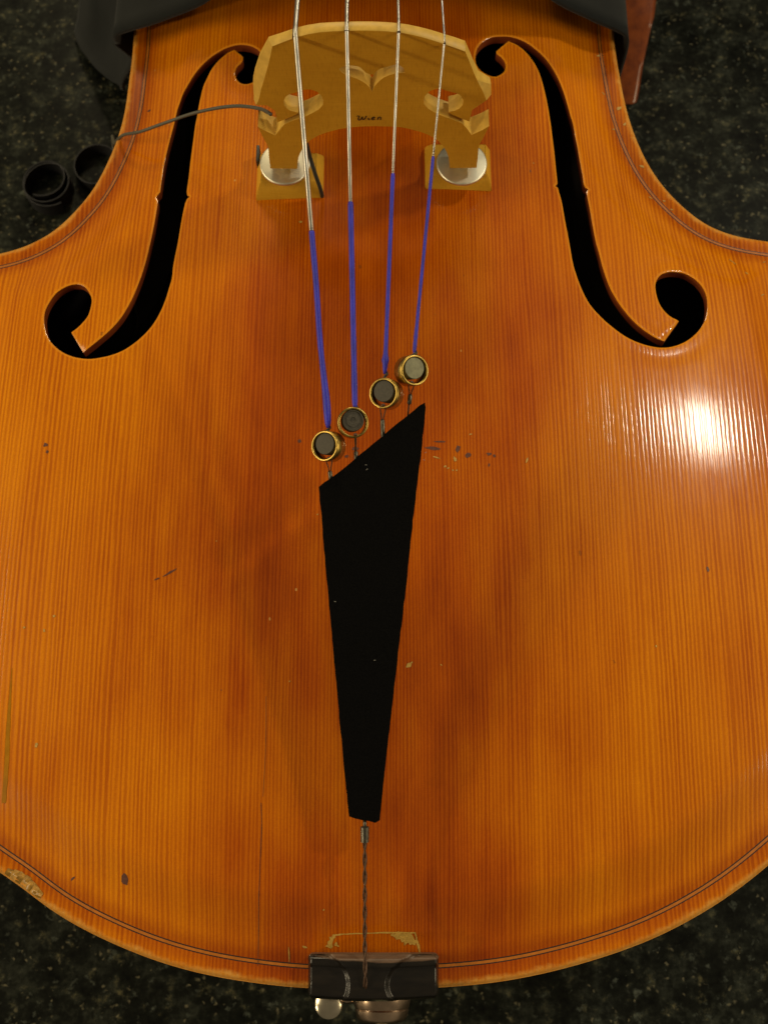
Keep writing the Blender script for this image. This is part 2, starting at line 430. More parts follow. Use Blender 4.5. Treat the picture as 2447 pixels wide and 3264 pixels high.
def granite():
    m, nt, b = new_mat("dark_green_granite"); L = nt.links
    tc = nt.nodes.new("ShaderNodeTexCoord").outputs['Object']
    warp = nt.nodes.new("ShaderNodeTexNoise"); warp.inputs['Scale'].default_value = 90; warp.inputs['Detail'].default_value = 3
    L.new(tc, warp.inputs['Vector'])
    wv = nt.nodes.new("ShaderNodeVectorMath"); wv.operation = 'MULTIPLY_ADD'
    L.new(warp.outputs['Color'], wv.inputs[0]); wv.inputs[1].default_value = (.012, .012, .012); L.new(tc, wv.inputs[2])
    def cells(scale, off):
        v = nt.nodes.new("ShaderNodeTexVoronoi"); v.inputs['Scale'].default_value = scale
        L.new(mapping(nt, wv.outputs[0], (1, 1, 1), off), v.inputs['Vector'])
        s = nt.nodes.new("ShaderNodeSeparateXYZ"); L.new(v.outputs['Color'], s.inputs[0]); return s.outputs[0], s.outputs[1], v.outputs['Distance']
    n1 = noise(nt, tc, 34, 6, .62); n2 = noise(nt, mapping(nt, tc, (1, 1, 1), (5, 2, 0)), 75, 5, .62); n3 = noise(nt, mapping(nt, tc, (1, 1, 1), (9, 4, 0)), 190, 4, .65)
    n4 = noise(nt, mapping(nt, tc, (1, 1, 1), (2, 8, 0)), 110, 4, .6); e, e2, ee = cells(330, (.1, .6, 0))
    t = M(nt, 'ADD', M(nt, 'MULTIPLY', n1, .5), M(nt, 'ADD', M(nt, 'MULTIPLY', n2, .4), M(nt, 'MULTIPLY', n3, .35)))
    col = ramp(nt, t, [(.49, (.0018, .0022, .0016)), (.62, (.0080, .0094, .0066)), (.75, (.030, .034, .025)), (.87, (.082, .088, .068))])
    tan = M(nt, 'MULTIPLY', ramp(nt, n2, [(.56, (0, 0, 0)), (.68, (1, 1, 1))]), ramp(nt, n3, [(.45, (0, 0, 0)), (.66, (1, 1, 1))]))
    col = mix(nt, M(nt, 'MULTIPLY', tan, .75), col, (.130, .115, .052))
    grey = M(nt, 'MULTIPLY', ramp(nt, n4, [(.60, (0, 0, 0)), (.72, (1, 1, 1))]), M(nt, 'MULTIPLY_ADD', n3, 1.0, .1))
    col = mix(nt, grey, col, (.105, .120, .095))
    fine = M(nt, 'MULTIPLY', M(nt, 'GREATER_THAN', e2, .955), M(nt, 'SUBTRACT', 1.0, M(nt, 'MULTIPLY', ee, 1.6), clamp=True), clamp=True)
    col = mix(nt, M(nt, 'MULTIPLY', fine, .7), col, (.22, .20, .12))
    L.new(col, b.inputs['Base Color'])
    b.inputs['Roughness'].default_value = .30; b.inputs['Specular IOR Level'].default_value = .16
    return m
mGranite = granite()

# ------------------------------------------------------------------ floor
s = 4.0
floor = mesh_obj("granite_floor", [(-s, -s, 0), (s, -s, 0), (s, s, 0), (-s, s, 0)], [(0, 1, 2, 3)], mGranite, smooth=False)
tag(floor, "dark green speckled polished granite floor under the instrument", None, None, "structure")

# ------------------------------------------------------------------ outline of the top plate
ZE = 0.200                        # height of the plate's rim above the floor
Lc = [(x/1.842, y/1.842) for x, y in [(785,200),(778,330),(760,450),(740,620),(700,790),(655,900),(600,1020),(530,1140),(440,1240),(330,1350),(200,1425),(100,1465),(0,1490)]]
Rc = [(1500+x/1.751, y/1.751) for x, y in [(795,110),(800,240),(830,420),(870,620),(920,770),(990,920),(1080,1050),(1200,1170),(1320,1260),(1450,1310),(1560,1335),(1658,1345)]]
Bc = [(x/1.842, 2550+y/1.842) for x, y in [(0,430),(80,480),(160,540),(230,600),(320,665),(450,742),(600,818),(800,905),(1000,975),(1200,1027),(1400,1064),(1658,1097)]]
Bc += [zG(300, 1425), (1200, 3158), zG(1310, 1420)]
Bc += [(1500+x/1.751, 2550+y/1.751) for x, y in [(150,1020),(400,973),(600,922),(800,860),(1000,785),(1200,687),(1400,567),(1550,458),(1658,370)]]
xy = lambda pts: [tuple(on_z(x, y, ZE-.002)[:2]) for x, y in pts]
lc, rc, bc = xy(Lc), xy(Rc), xy(Bc)
upL = [(-.040,1.135),(-.12,1.118),(-.195,1.065),(-.238,.99),(-.246,.91),(-.236,.88),(-.226,.84)]
cL = [(-.234,.822),(-.220,.795),(-.209,.755),(-.2035,.705)]+lc+[(-.300,.4435),(-.3125,.443)]
cornL2 = [(-.3125,.443),(-.3135,.425)]
lowL = [(-.3135,.425),(-.318,.38),(-.328,.31),(-.336,.24),(-.337,.18),(-.330,.125),(-.313,.078),(-.288,.038),(-.262,.0145)]+bc+[(.262,.021),(.288,.043),(.313,.083),(.330,.130),(.337,.18),(.336,.24),(.328,.31),(.318,.38),(.3145,.428)]
cR = [(.3150,.450),(.302,.4545)]+rc[::-1]+[(.187,.70),(.190,.74),(.200,.785),(.216,.822)]
upR = [(.209,.84),(.219,.88),(.232,.91),(.226,.99),(.185,1.065),(.11,1.118),(.030,1.135)]
def sp(p, n=10): return [tuple(a) for a in smooth_path(p, n)]
segs = [sp(upL), sp(cL), sp(lowL), sp(cR), sp(upR)]
out = []
for q in segs: out += q
outline = resample(out, .004)
# smooth reading noise along the curve but keep the corners
o2 = outline.copy()
turn = np.abs(np.arctan2(np.cross(np.roll(outline, -3, 0)-outline, outline-np.roll(outline, 3, 0)), ((np.roll(outline, -3, 0)-outline)*(outline-np.roll(outline, 3, 0))).sum(1)))
w = (np.convolve(np.r_[turn[-3:], turn, turn[:3]], np.ones(7)/7, 'valid') < .45)
for _ in range(14):
    sm = (np.roll(o2, 1, 0)+np.roll(o2, -1, 0)+2*o2)/4
    o2 = np.where(w[:, None], sm, o2)
outline = o2
YB, YT = outline[:, 1].min(), outline[:, 1].max()

# arching: solve a membrane over the outline, fluted towards the rim
H = .008
gx = np.arange(-.36, .361, H); gy = np.arange(YB-.03, YT+.03, H)
GX, GY = np.meshgrid(gx, gy, indexing='ij'); gp = np.stack([GX.ravel(), GY.ravel()], 1)
ins = in_poly(gp, outline).reshape(GX.shape); gd = dist_loop(gp, outline).reshape(GX.shape)
u = np.zeros(GX.shape); core = ins & (gd > .004)
par = (np.add.outer(np.arange(len(gx)), np.arange(len(gy))) % 2)
for it in range(420):
    for c in (0, 1):
        nb = np.zeros_like(u)
        nb[1:-1, 1:-1] = (u[2:, 1:-1]+u[:-2, 1:-1]+u[1:-1, 2:]+u[1:-1, :-2]+H*H)/4
        mk = core & (par == c)
        u[mk] += 1.88*(nb[mk]-u[mk])
for _ in range(2):
    p = np.pad(u, 1, mode='edge')
    u = np.where(ins, (p[2:, 1:-1]+p[:-2, 1:-1]+p[1:-1, 2:]+p[1:-1, :-2]+4*u)/8, u)
u = u/u.max()
def bic(A, x, y):
    fx = (x-gx[0])/H; fy = (y-gy[0])/H; ix = np.clip(fx.astype(int), 1, A.shape[0]-3); iy = np.clip(fy.astype(int), 1, A.shape[1]-3)
    tx = fx-ix; ty = fy-iy
    def wgt(t): return [(-t+2*t*t-t**3)/2, (2-5*t*t+3*t**3)/2, (t+4*t*t-3*t**3)/2, (-t*t+t**3)/2]
    wx = wgt(tx); wy = wgt(ty); r = 0
    for i in range(4):
        for j in range(4): r = r+wx[i]*wy[j]*A[ix-1+i, iy-1+j]
    return r
ARCH = .044
FH = []                           # f-hole loops, filled in below
def sst(t): t = np.clip(t, 0, 1); return t*t*(3-2*t)
def surf(P, d=None, holes=True):
    P = np.atleast_2d(P)
    if d is None: d = dist_loop(P, outline)
    a = np.power(np.clip(bic(u, P[:, 0], P[:, 1]), 1e-4, 1), .82)
    z = ZE + ARCH*a*sst((d-.006)/.05)
    z = z - .0011*np.exp(-((d-.0125)/.0060)**2)                 # fluting beside the purfling
    z = z - .0022*np.clip(1-d/.0032, 0, 1)**2                   # rounded rim
    if holes and FH:
        for f in FH:
            dh = dist_loop(P, f)
            z = z - .0003*np.exp(-((dh-.0085)/.0045)**2)
    return z
def on_surf(x, y, holes=False):
    z = ZE+.03; r = ray(x, y)
    for _ in range(14):
        p = CAM+r*(z-CAM[2])/r[2]; z = .35*z+.65*float(surf(p[:2], holes=holes)[0])
    p = CAM+r*(z-CAM[2])/r[2]; return p

# f-holes read from the photograph
FL = [zA(*p) for p in [(960,148),(900,160),(820,185),(740,225),(660,275),(580,340),(500,420),(430,510),(370,610),(310,715),(275,810),(240,910),(215,1010),(195,1100),(160,1230),(125,1370),(95,1500),(70,1640),(50,1780),(38,1880)]]
FLn = [zA(*p) for p in [(0,1925),(-8,1948),(8,1975)]]
FL2 = [zL(*p) for p in [(1040,100),(1020,220),(1000,320),(975,430),(945,540),(905,650),(860,750),(800,850),(730,930),(650,1000),(590,1048)]]
FLt = [zL(*p) for p in [(548,1082),(470,950)]]
FL3 = [zL(*p) for p in [(480,942),(510,920),(545,885),(580,840),(600,780),(605,730),(590,690),(560,650),(520,632),(470,635),(420,655),(370,690),(325,750),(297,810),(290,870),(300,940),(325,1000),(370,1050),(420,1085),(480,1110),(540,1122),(600,1125),(670,1115),(740,1098),(810,1070),(880,1025),(940,975),(1000,910),(1050,830),(1090,740),(1115,660),(1135,590),(1142,520),(1155,450),(1175,350),(1195,230),(1210,150),(1222,95)]]
FLn2 = [zA(*p) for p in [(355,1960),(385,1937),(358,1922)]]
FL4 = [zA(*p) for p in [(350,1880),(360,1800),(375,1700),(390,1560),(410,1400),(430,1250),(450,1100),(470,1000),(490,880),(515,760),(545,640),(590,540),(640,440),(700,360),(760,300),(830,245),(890,215)]]
FLt2 = [zA(*p) for p in [(907,204),(1000,278)]]
FL5 = [zA(*p) for p in [(1012,300),(1005,340),(980,372),(945,405),(922,450),(920,500),(940,560),(985,600),(1040,612),(1100,600),(1170,560),(1220,500),(1250,430),(1258,360),(1245,290),(1210,230),(1160,190),(1090,160),(1020,149),(960,148)]]
FR = [zB(*p) for p in [(420,120),(490,122),(560,132),(640,160),(720,200),(800,260),(880,330),(950,410),(1010,500),(1060,590),(1100,680),(1140,790),(1175,910),(1205,1020),(1235,1120),(1260,1260),(1285,1380),(1305,1500),(1325,1610),(1345,1720),(1356,1805)]]
FRn = [zB(*p) for p in [(1378,1843),(1410,1862),(1388,1888)]]
FR2 = [zB(1395,1940)]+[zR(*p) for p in [(400,150),(415,240),(430,320),(445,390),(465,460),(485,540),(510,620),(545,710),(590,790),(640,860),(700,930),(760,985),(830,1035),(880,1064)]]
FRt = [zR(*p) for p in [(925,1080),(1028,937)]]
FR3 = [zR(*p) for p in [(1010,925),(975,908),(940,880),(900,830),(875,770),(862,700),(870,650),(900,610),(950,590),(1000,588),(1070,600),(1140,640),(1190,690),(1220,750),(1230,820),(1225,890),(1205,950),(1165,1010),(1110,1060),(1050,1095),(980,1118),(910,1125),(830,1115),(740,1088),(650,1045),(560,980),(480,910),(400,820),(350,730),(310,630),(280,530),(260,420),(240,310),(222,220),(205,120)]]+[zB(1092,1950),zB(1072,1885)]
FRn2 = [zB(*p) for p in [(1062,1845),(1033,1822),(1056,1796)]]
FR4 = [zB(*p) for p in [(1055,1770),(1047,1700),(1035,1580),(1020,1430),(1000,1270),(985,1150),(965,1020),(945,900),(920,780),(895,680),(860,560),(810,450),(750,360),(680,280),(600,220),(540,190)]]
FRt2 = [zB(*p) for p in [(500,172),(440,222)]]
FR5 = [zB(*p) for p in [(390,265),(362,292),(372,322),(420,360),(457,410),(468,460),(450,520),(400,560),(340,578),(270,560),(200,520),(150,470),(125,400),(128,320),(150,250),(200,190),(270,145),(340,125),(420,120)]]
def hole_loop(parts):
    P = []
    for pts, smooth in parts:
        w = [on_surf(x, y)[:2] for x, y in pts]
        if smooth and len(w) > 2: w = list(smooth_path(w, 3))
        P += [tuple(a) for a in w]
    Q = [P[0]]
    for a in P[1:]:
        if math.hypot(a[0]-Q[-1][0], a[1]-Q[-1][1]) > .0007: Q.append(a)
    if math.hypot(Q[0][0]-Q[-1][0], Q[0][1]-Q[-1][1]) < .0007: Q.pop()
    return np.array(Q)
holeL = hole_loop([(FL, 1), (FLn, 0), (FL2, 1), (FLt, 0), (FL3, 1), (FLn2, 0), (FL4, 1), (FLt2, 0), (FL5, 1)])
holeR = hole_loop([(FR, 1), (FRn, 0), (FR2, 1), (FRt, 0), (FR3, 1), (FRn2, 0), (FR4, 1), (FRt2, 0), (FR5, 1)])
FH += [holeL, holeR]

# ------------------------------------------------------------------ DOUBLE BASS
bass = empty("double_bass", (0, .48, 0), "orange brown varnished double bass lying on its back on the granite, strings and bridge up", "double bass")

# grid of surface points, denser at the rim and round the f-holes
gxx = np.arange(-.345, .346, .0045); gyy = np.arange(YB, .70, .0045)
A, B_ = np.meshgrid(gxx, gyy, indexing='ij'); P = np.stack([A.ravel(), B_.ravel()], 1)
A, B_ = np.meshgrid(np.arange(-.345, .346, .010), np.arange(.70, YT, .010), indexing='ij'); P = np.vstack([P, np.stack([A.ravel(), B_.ravel()], 1)])
P = P + rng.uniform(-.0006, .0006, P.shape)
P = P[in_poly(P, outline)]; dP = dist_loop(P, outline)
keep = dP > .0235
for h in FH: keep &= ~in_poly(P, h); 
P = P[keep]
for h in FH: P = P[dist_loop(P, h) > .0125]
cen = outline
tng = np.roll(cen, -1, 0)-np.roll(cen, 1, 0); tng /= np.linalg.norm(tng, axis=1)[:, None]
nrm = np.stack([-tng[:, 1], tng[:, 0]], 1)
tst = in_poly(cen+nrm*.002, outline); nrm[~tst] *= -1
rings = [P]
for off in (.0007, .0016, .0028, .0045, .0065, .0085, .0105, .0125, .0145, .0170, .0200, .0225):
    q = cen+nrm*off; ok = in_poly(q, outline) & (np.abs(dist_loop(q, outline)-off) < off*.12+.0002); rings.append(q[ok])
for h in FH:
    t = np.roll(h, -1, 0)-np.roll(h, 1, 0); t /= np.linalg.norm(t, axis=1)[:, None]
    n2 = np.stack([-t[:, 1], t[:, 0]], 1)
    inside = in_poly(h+n2*.0004, h); n2[inside] *= -1
    for off in (.0008, .0018, .0035, .0060, .0085, .0110):
        q = h+n2*off; ok = ~in_poly(q, h) & (np.abs(dist_loop(q, h)-off) < off*.15+.00015)
        for g in FH: ok &= ~in_poly(q, g)
        q = q[ok]
        if off > .003: q = q[::2]
        rings.append(q)
extra = np.vstack(rings)
V2, Ft, rm = cdt([outline]+FH, extra)
dV = dist_loop(V2, outline); zV = surf(V2, dV)
dh = np.minimum(dist_loop(V2, holeL), dist_loop(V2, holeR))
zV = zV - .0005*np.clip(1-dh/.0010, 0, 1)**2
e = .0004
def nz(P):
    z0x = surf(P+[e, 0])-surf(P-[e, 0]); z0y = surf(P+[0, e])-surf(P-[0, e])
    n = np.stack([-z0x/(2*e), -z0y/(2*e), np.ones(len(P))], 1); return n/np.linalg.norm(n, axis=1)[:, None]
nor = nz(V2)
# tip normals into the holes at their rounded lips
lip = np.where(dh < .0012)[0]
for h in FH:
    for i in lip:
        dd = h-V2[i]; j = np.argmin((dd**2).sum(1))
        if (dd[j]**2).sum() > .0015**2: continue
        t = h[(j+1) % len(h)]-h[j-1]; n2 = np.array([-t[1], t[0]])/np.linalg.norm(t)
        if not in_poly([h[j]+n2*.0004], h)[0]: n2 = -n2
        k = .5*(1-dh[i]/.0012)
        nor[i] = unit(nor[i]+np.array([n2[0], n2[1], 0])*k)
used = np.unique(Ft); idx = -np.ones(len(V2), int); idx[used] = np.arange(len(used))
verts = [(V2[i][0], V2[i][1], zV[i]) for i in used]; faces = [tuple(idx[j] for j in f) for f in Ft]
off = np.array(bass.location)
me = bpy.data.meshes.new("top_plate")
me.from_pydata([tuple(np.array(v)-off) for v in verts], [], [f if np.cross(np.array(verts[f[1]])-verts[f[0]], np.array(verts[f[2]])-verts[f[0]])[2] > 0 else f[::-1] for f in faces])
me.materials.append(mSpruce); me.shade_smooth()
me.normals_split_custom_set_from_vertices([tuple(nor[i]) for i in used])
at = me.attributes.new("edge_dist", 'FLOAT', 'POINT'); at.data.foreach_set("value", dV[used].astype(np.float32))
at = me.attributes.new("hole_dist", 'FLOAT', 'POINT'); at.data.foreach_set("value", dh[used].astype(np.float32))
top = bpy.data.objects.new("top_plate", me); scene.collection.objects.link(top); top.parent = bass
# rim wall and plate underside, cut edges of the f-holes
def wall(name, loop, ztop, depth, mat, parent, flare=0.0):
    n = len(loop); V = [(p[0], p[1], z) for p, z in zip(loop, ztop)]+[(p[0], p[1], z-depth) for p, z in zip(loop, ztop)]
    F = [(i, (i+1) % n, n+(i+1) % n, n+i) for i in range(n)]
    return mesh_obj(name, V, F, mat, parent, sharp=40)
wall("plate_rim", outline, surf(outline)+0.0, .005, mEdge, top)
for h in FH: wall("f_hole_edge", h, surf(h)-.0005, .0075, mEdge, top)
# purfling: three inlaid strips following the rim
def strip(name, d0, d1, mat, lift):
    a = cen+nrm*d0; b = cen+nrm*d1
    ok = (np.abs(dist_loop(a, outline)-d0) < .0006) & (np.abs(dist_loop(b, outline)-d1) < .0006)
    za = surf(a)+lift; zb = surf(b)+lift; n = len(cen)
    V = [(p[0], p[1], z) for p, z in zip(a, za)]+[(p[0], p[1], z) for p, z in zip(b, zb)]
    F = [(i, (i+1) % n, n+(i+1) % n, n+i) for i in range(n) if ok[i] and ok[(i+1) % n]]
    return mesh_obj(name, V, F, mat, top)
strip("purfling_strip", .0110, .0116, mPurf, .00016)
strip("purfling_strip", .0116, .0132, mPurfL, .00014)
strip("purfling_strip", .0132, .0139, mPurf, .00016)
# ribs and back
rib_l = cen+nrm*.006
n = len(rib_l)
mesh_obj("ribs", [(p[0], p[1], ZE-.004) for p in rib_l]+[(p[0], p[1], .008) for p in rib_l],
         [(i, (i+1) % n, n+(i+1) % n, n+i) for i in range(n)], [mRibs], bass)
rib_i = cen+nrm*.009  # added dark sheet inside the ribs, standing in for interior shade
mesh_obj("rib_shade_sheet", [(p[0], p[1], ZE-.004) for p in rib_i]+[(p[0], p[1], .010) for p in rib_i],
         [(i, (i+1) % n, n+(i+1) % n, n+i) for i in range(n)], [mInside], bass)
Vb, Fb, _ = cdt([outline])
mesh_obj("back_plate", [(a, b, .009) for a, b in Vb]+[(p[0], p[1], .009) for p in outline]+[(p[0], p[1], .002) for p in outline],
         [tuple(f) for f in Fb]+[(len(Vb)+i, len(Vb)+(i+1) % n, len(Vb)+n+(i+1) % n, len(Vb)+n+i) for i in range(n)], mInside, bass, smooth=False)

# chips, scratches and scuffs in the varnish: thin flakes lying on the plate
def flake(cx, cy, rx, ry, rot, k=9, jag=.35, lift=.00025):
    c = on_surf(cx, cy, True)[:2]; V = []
    for i in range(k):
        w = 2*math.pi*i/k; r = 1+random.uniform(-jag, jag)
        x, y = rx*r*math.cos(w), ry*r*math.sin(w)
        V.append((c[0]+x*math.cos(rot)-y*math.sin(rot), c[1]+x*math.sin(rot)+y*math.cos(rot)))
    V = np.array(V); z = surf(V)+lift
    V3 = [(c[0], c[1], float(surf(c)[0])+lift)]+[(p[0], p[1], q) for p, q in zip(V, z)]
    return V3, [(0, 1+i, 1+(i+1) % k) for i in range(k)]
mm = .001
light = []; dark_ = []
for (x, y, rx, ry, rot) in [
    zE_ for zE_ in [
    (1907,177,1.9*mm,.9*mm,.45), (1922,297,1.4*mm,.5*mm,-.6), (1955,412,1.1*mm,.7*mm,.2), (1973,345,2.2*mm,1.6*mm,.6), (1990,395,1.6*mm,.9*mm,1.0),
    (2045,530,1.9*mm,.9*mm,-.5), (2116,640,1.1*mm,.6*mm,0), (2140,668,.9*mm,.6*mm,0), (2072,630,1.5*mm,.5*mm,-.6),
    (2335,835,4.5*mm,.35*mm,-.85), (2378,870,1.3*mm,.4*mm,-.8), (2435,835,1.5*mm,.4*mm,.5), (2430,940,1.8*mm,.35*mm,.7),
    (1301,2122,1.4*mm,2.0*mm,-.6), (1312,2112,.8*mm,.8*mm,0), (1405,2119,.7*mm,.35*mm,-.6), (923,2172,.7*mm,.5*mm,0),
    (77,2000,.8*mm,.6*mm,0), (141,2010,.6*mm,1.2*mm,.2), (172,1965,.8*mm,.8*mm,0), (117,2375,1.0*mm,1.3*mm,-.5),
    (1418,1486,1.0*mm,.7*mm,.3), (1428,1492,.8*mm,.5*mm,.3), (1443,1499,.6*mm,.5*mm,0), (1455,1499,.6*mm,.5*mm,0),
    (1450,1463,.9*mm,1.7*mm,.1), (1390,1458,2.4*mm,.6*mm,-.3), (1679,1467,.5*mm,2.0*mm,-.35), (1499,1384,1.1*mm,.5*mm,.3),
    (958,707,1.4*mm,1.0*mm,0), (921,3045,.35*mm,4.5*mm,.05), (972,3020,1.4*mm,.6*mm,-.3), (1031,2902,.6*mm,.6*mm,0), (2090,2060,.5*mm,.7*mm,0),
    (1012,1640,.4*mm,.5*mm,0),(690,1725,.5*mm,.4*mm,0),(1700,520,.4*mm,.5*mm,0)]]:
    light.append(flake(x, y, rx, ry, rot))
for (x, y, rx, ry, rot) in [(398,2803,1.8*mm,4.2*mm,-.1),(705,2380-180,.0*mm+.4*mm,.4*mm,0),(540,1826,4.6*mm,.7*mm,.55),(500,1846,2.6*mm,.6*mm,.4),
    (1458,1432,1.6*mm,3.0*mm,-.2),(1558,1447,1.6*mm,1.1*mm,0),(1575,1453,.8*mm,1.0*mm,0),(1558,1482,.6*mm,1.7*mm,0),(1490,1452,2.0*mm,1.8*mm,.3),
    (1380,1430,5.0*mm,1.2*mm,-.2),(1400,1408,4.5*mm,.7*mm,0),(955,1405,1.3*mm,1.3*mm,0),(145,1418,1.5*mm,1.5*mm,0),(150,1440,1.0*mm,1.0*mm,0),
    (1132,1432,2.0*mm,1.6*mm,.2),(1105,1455,1.3*mm,1.0*mm,.2),(232,2802,1.8*mm,.7*mm,.7),(2255,1815,.9*mm,1.6*mm,0),(475,352,1.4*mm,1.2*mm,0),
    (1690,545,.5*mm,1.2*mm,0)]:
    dark_.append(flake(x, y, rx, ry, rot, lift=.00018))
v, f = join_data(light); mesh_obj("varnish_chips", v, f, mGlue, top, kind="stuff")
v, f = join_data(dark_); mesh_obj("dark_scuffs", v, f, mScuffD, top, kind="stuff")
# pale outline where an earlier saddle sat, and the worn rim patch at the lower left
def ribbon(pts, widths, lift=.00022, seg=4, jag=.25):
    w = np.array([on_surf(x, y)[:2] for x, y in pts]); q = smooth_path(w, seg)
    ww = np.interp(np.linspace(0, 1, len(q)), np.linspace(0, 1, len(widths)), widths)
    t = np.gradient(q, axis=0); t /= np.linalg.norm(t, axis=1)[:, None]+1e-9; nn = np.stack([-t[:, 1], t[:, 0]], 1)
    a = q+nn*(ww*(.5+rng.uniform(-jag, jag, len(q))))[:, None]; b = q-nn*(ww*(.5+rng.uniform(-jag, jag, len(q))))[:, None]
    V = [(p[0], p[1], z+lift) for p, z in zip(a, surf(a))]+[(p[0], p[1], z+lift) for p, z in zip(b, surf(b))]; k = len(q)
    return V, [(i, i+1, k+i+1, k+i) for i in range(k-1)]
rb = [ribbon([zG(468,1118), zG(495,1050), zG(515,1022)], [4*mm, 3.2*mm, 1.0*mm]),
      ribbon([zG(515,1022), zG(600,1014), zG(760,1010), zG(900,1004), zG(1118,1004)], [1.1*mm, .7*mm, .7*mm, .9*mm, 1.0*mm]),
      ribbon([zG(1118,1004), zG(1138,1080), zG(1160,1190)], [1.0*mm, 1.6*mm, .7*mm]),
      ribbon([zG(935,1022), zG(1000,1030), zG(1060,1052), zG(1125,1085)], [1.2*mm, 4.6*mm, 6.0*mm, 2.0*mm]),
      ribbon([zG(515,1085), zG(545,1110)], [2.2*mm, .6*mm])]
v, f = join_data(rb); mesh_obj("saddle_ghost_mark", v, f, mGlue, top, kind="stuff")
mWear = simple("bare_worn_wood", (.46, .23, .022), .5, 0, .55, 500, .3, coat=.3)
mStreak = simple("pale_varnish_streak", (.42, .175, .004), .4, 0, .3, 90, 0, coat=.5)
def rim_ribbon(pts, ins, wd, jag):
    w = np.array([on_z(x, y, ZE)[:2] for x, y in pts]); q = smooth_path(w, 6); k = len(q)
    j = np.array([np.argmin(((outline-p)**2).sum(1)) for p in q]); base = outline[j]; nn = nrm[j]
    tap = np.sin(np.linspace(.06, math.pi-.06, k))**.4
    a = base+nn*.0012; b = base+nn*(ins+wd*tap*(1+rng.uniform(-jag, jag, k)))[:, None]
    rows = [a+(b-a)*t for t in (0, .34, .67, 1)]
    V = []; F = []
    for r_ in rows: V += [(p[0], p[1], z+.0002) for p, z in zip(r_, surf(r_))]
    for c in range(3): F += [(c*k+i, c*k+i+1, (c+1)*k+i+1, (c+1)*k+i) for i in range(k-1)]
    return V, F
mStreak.node_tree.nodes['Principled BSDF'].inputs['Specular IOR Level'].default_value = .05
v, f = join_data([rim_ribbon([(3,2800),(30,2812),(60,2835),(90,2858),(125,2885)], .001, .0070, .07)]); mesh_obj("rim_wear_patch", v, f, mWear, top, kind="stuff")
v, f = join_data([ribbon([(38,2130),(32,2230),(26,2330),(20,2450),(12,2560)], [.3*mm, 1.5*mm, 2.4*mm, 3*mm, 3*mm], .0002, 6, .08)]); mesh_obj("varnish_streak", v, f, mStreak, top, kind="stuff")
crack = ribbon([(832,2560),(834,2640),(828,2780),(824,2960),(822,3080)], [.35*mm]*5, .0002, 5, .15)
crack2 = ribbon([(848,2220),(848,2300),(846,2400),(838,2540)], [.25*mm]*4, .0002, 5, .15)
v, f = join_data([crack, crack2]); mesh_obj("hairline_crack", v, f, mScuffD, top, kind="stuff")

# ------------------------------------------------------------------ bridge
ZP = float(surf((0, .48))[0])
YF, ZF0 = .476, ZP+.019           # front plane of the bridge at foot level
KF = .06
pn = np.array([0, 1, -KF]); pp = np.array([0, YF, ZF0])
def bf(p): w = on_plane(p[0], p[1], pp, pn); return (w[0], w[2])
bridge = bpy.data.objects.new("bridge", None); scene.collection.objects.link(bridge); bridge.parent = bass
bridge.location = Vector((0, .485, ZP))-bass.location; bridge['label'] = "pale maple bridge with carved heart, on metal height adjusters"
def mir(p): return (2*1190-p[0], p[1]+2)
earR = [zE(*p) for p in [(840,858),(940,898),(960,810),(980,722),(1100,640),(1238,578)]]       # slot top, notch, hip
slotLow = [zE(*p) for p in [(975,1100),(930,1040),(890,990),(830,925)]]
legR = [zE(*p) for p in [(1085,1290),(1078,1330),(1070,1450),(1050,1606),(640,1612),(632,1530),(620,1440),(590,1360),(550,1290),(460,1190),(390,1140),(300,1095),(215,1062),(130,1038),(0,1003)]]
kidR = [zE(*p) for p in [(480,792),(400,752),(310,700),(245,630),(238,560),(265,495),(330,430),(430,395),(520,395),(600,425),(680,445),(760,465),(820,510),(850,575),(838,640),(790,695),(720,728),(650,742),(622,752)]]
archC = [z1(*p) for p in [(1020,680),(960,671),(900,667),(820,665),(740,667),(680,673),(620,680)]]
crown = [z1(*p) for p in [(278,243),(330,222),(400,196),(460,180),(530,168),(600,163),(660,161),(740,159),(810,160),(880,163),(945,169),(1000,178),(1060,192),(1120,209),(1180,229),(1240,249),(1297,270)]]
hipR = [zE(950,0), zE(1000,130), zE(1070,285), zE(1135,410), zE(1175,500), zE(1200,572)]
hipL = [zC(320,0), zC(250,250), zC(205,390), zC(185,490), zC(160,580), zC(125,642)]
legL = [mir(p) for p in legR]
# loop order: along the crown left->right, right hip, notch, slot in to the kidney, round it, out along the slot, ear, leg, arch, mirrored back
right = hipR+earR[::-1][1:]                      # down to slot mouth (upper edge)
kid_path = [zE(*p) for p in [(700,800),(650,775)]]+kidR[::-1]    # enters the kidney from above, goes round, leaves below
slot_out = [zE(*p) for p in [(600,838),(700,870)]]
ear_low = slotLow[::-1]+[zE(1140,1025), zE(1243,965), zE(1165,1125), zE(1100,1240)]
half = right+kid_path+slot_out+ear_low+legR
leftside = [mir(p) for p in (earR[::-1][1:]+kid_path+slot_out+ear_low+legR)]
legfix = leftside[::-1]
loop_px = crown+half+archC[1:-1]+legfix+hipL[::-1]
chamf = {}
FW = [bf(p) for p in loop_px]
def dedupe(L):
    Q = [L[0]]
    for a in L[1:]:
        if math.hypot(a[0]-Q[-1][0], a[1]-Q[-1][1]) > .0003: Q.append(a)
    return Q
FW = dedupe(FW)
heart_px = [zF(*p) for p in [(330,740),(370,715),(420,700),(490,694),(560,700),(610,715),(640,745),(690,790),(740,812),(790,815),(825,770),(880,735),(950,715),(1020,695),(1080,682),(1140,695),(1190,735),(1205,790),(1150,795),(1080,800),(1000,820),(930,850),(880,885),(840,925),(800,970),(768,1045),(735,985),(690,940),(640,905),(570,870),(500,845),(430,820),(370,790)]]
HW = dedupe([bf(p) for p in heart_px])
ZC = max(p[1] for p in FW)
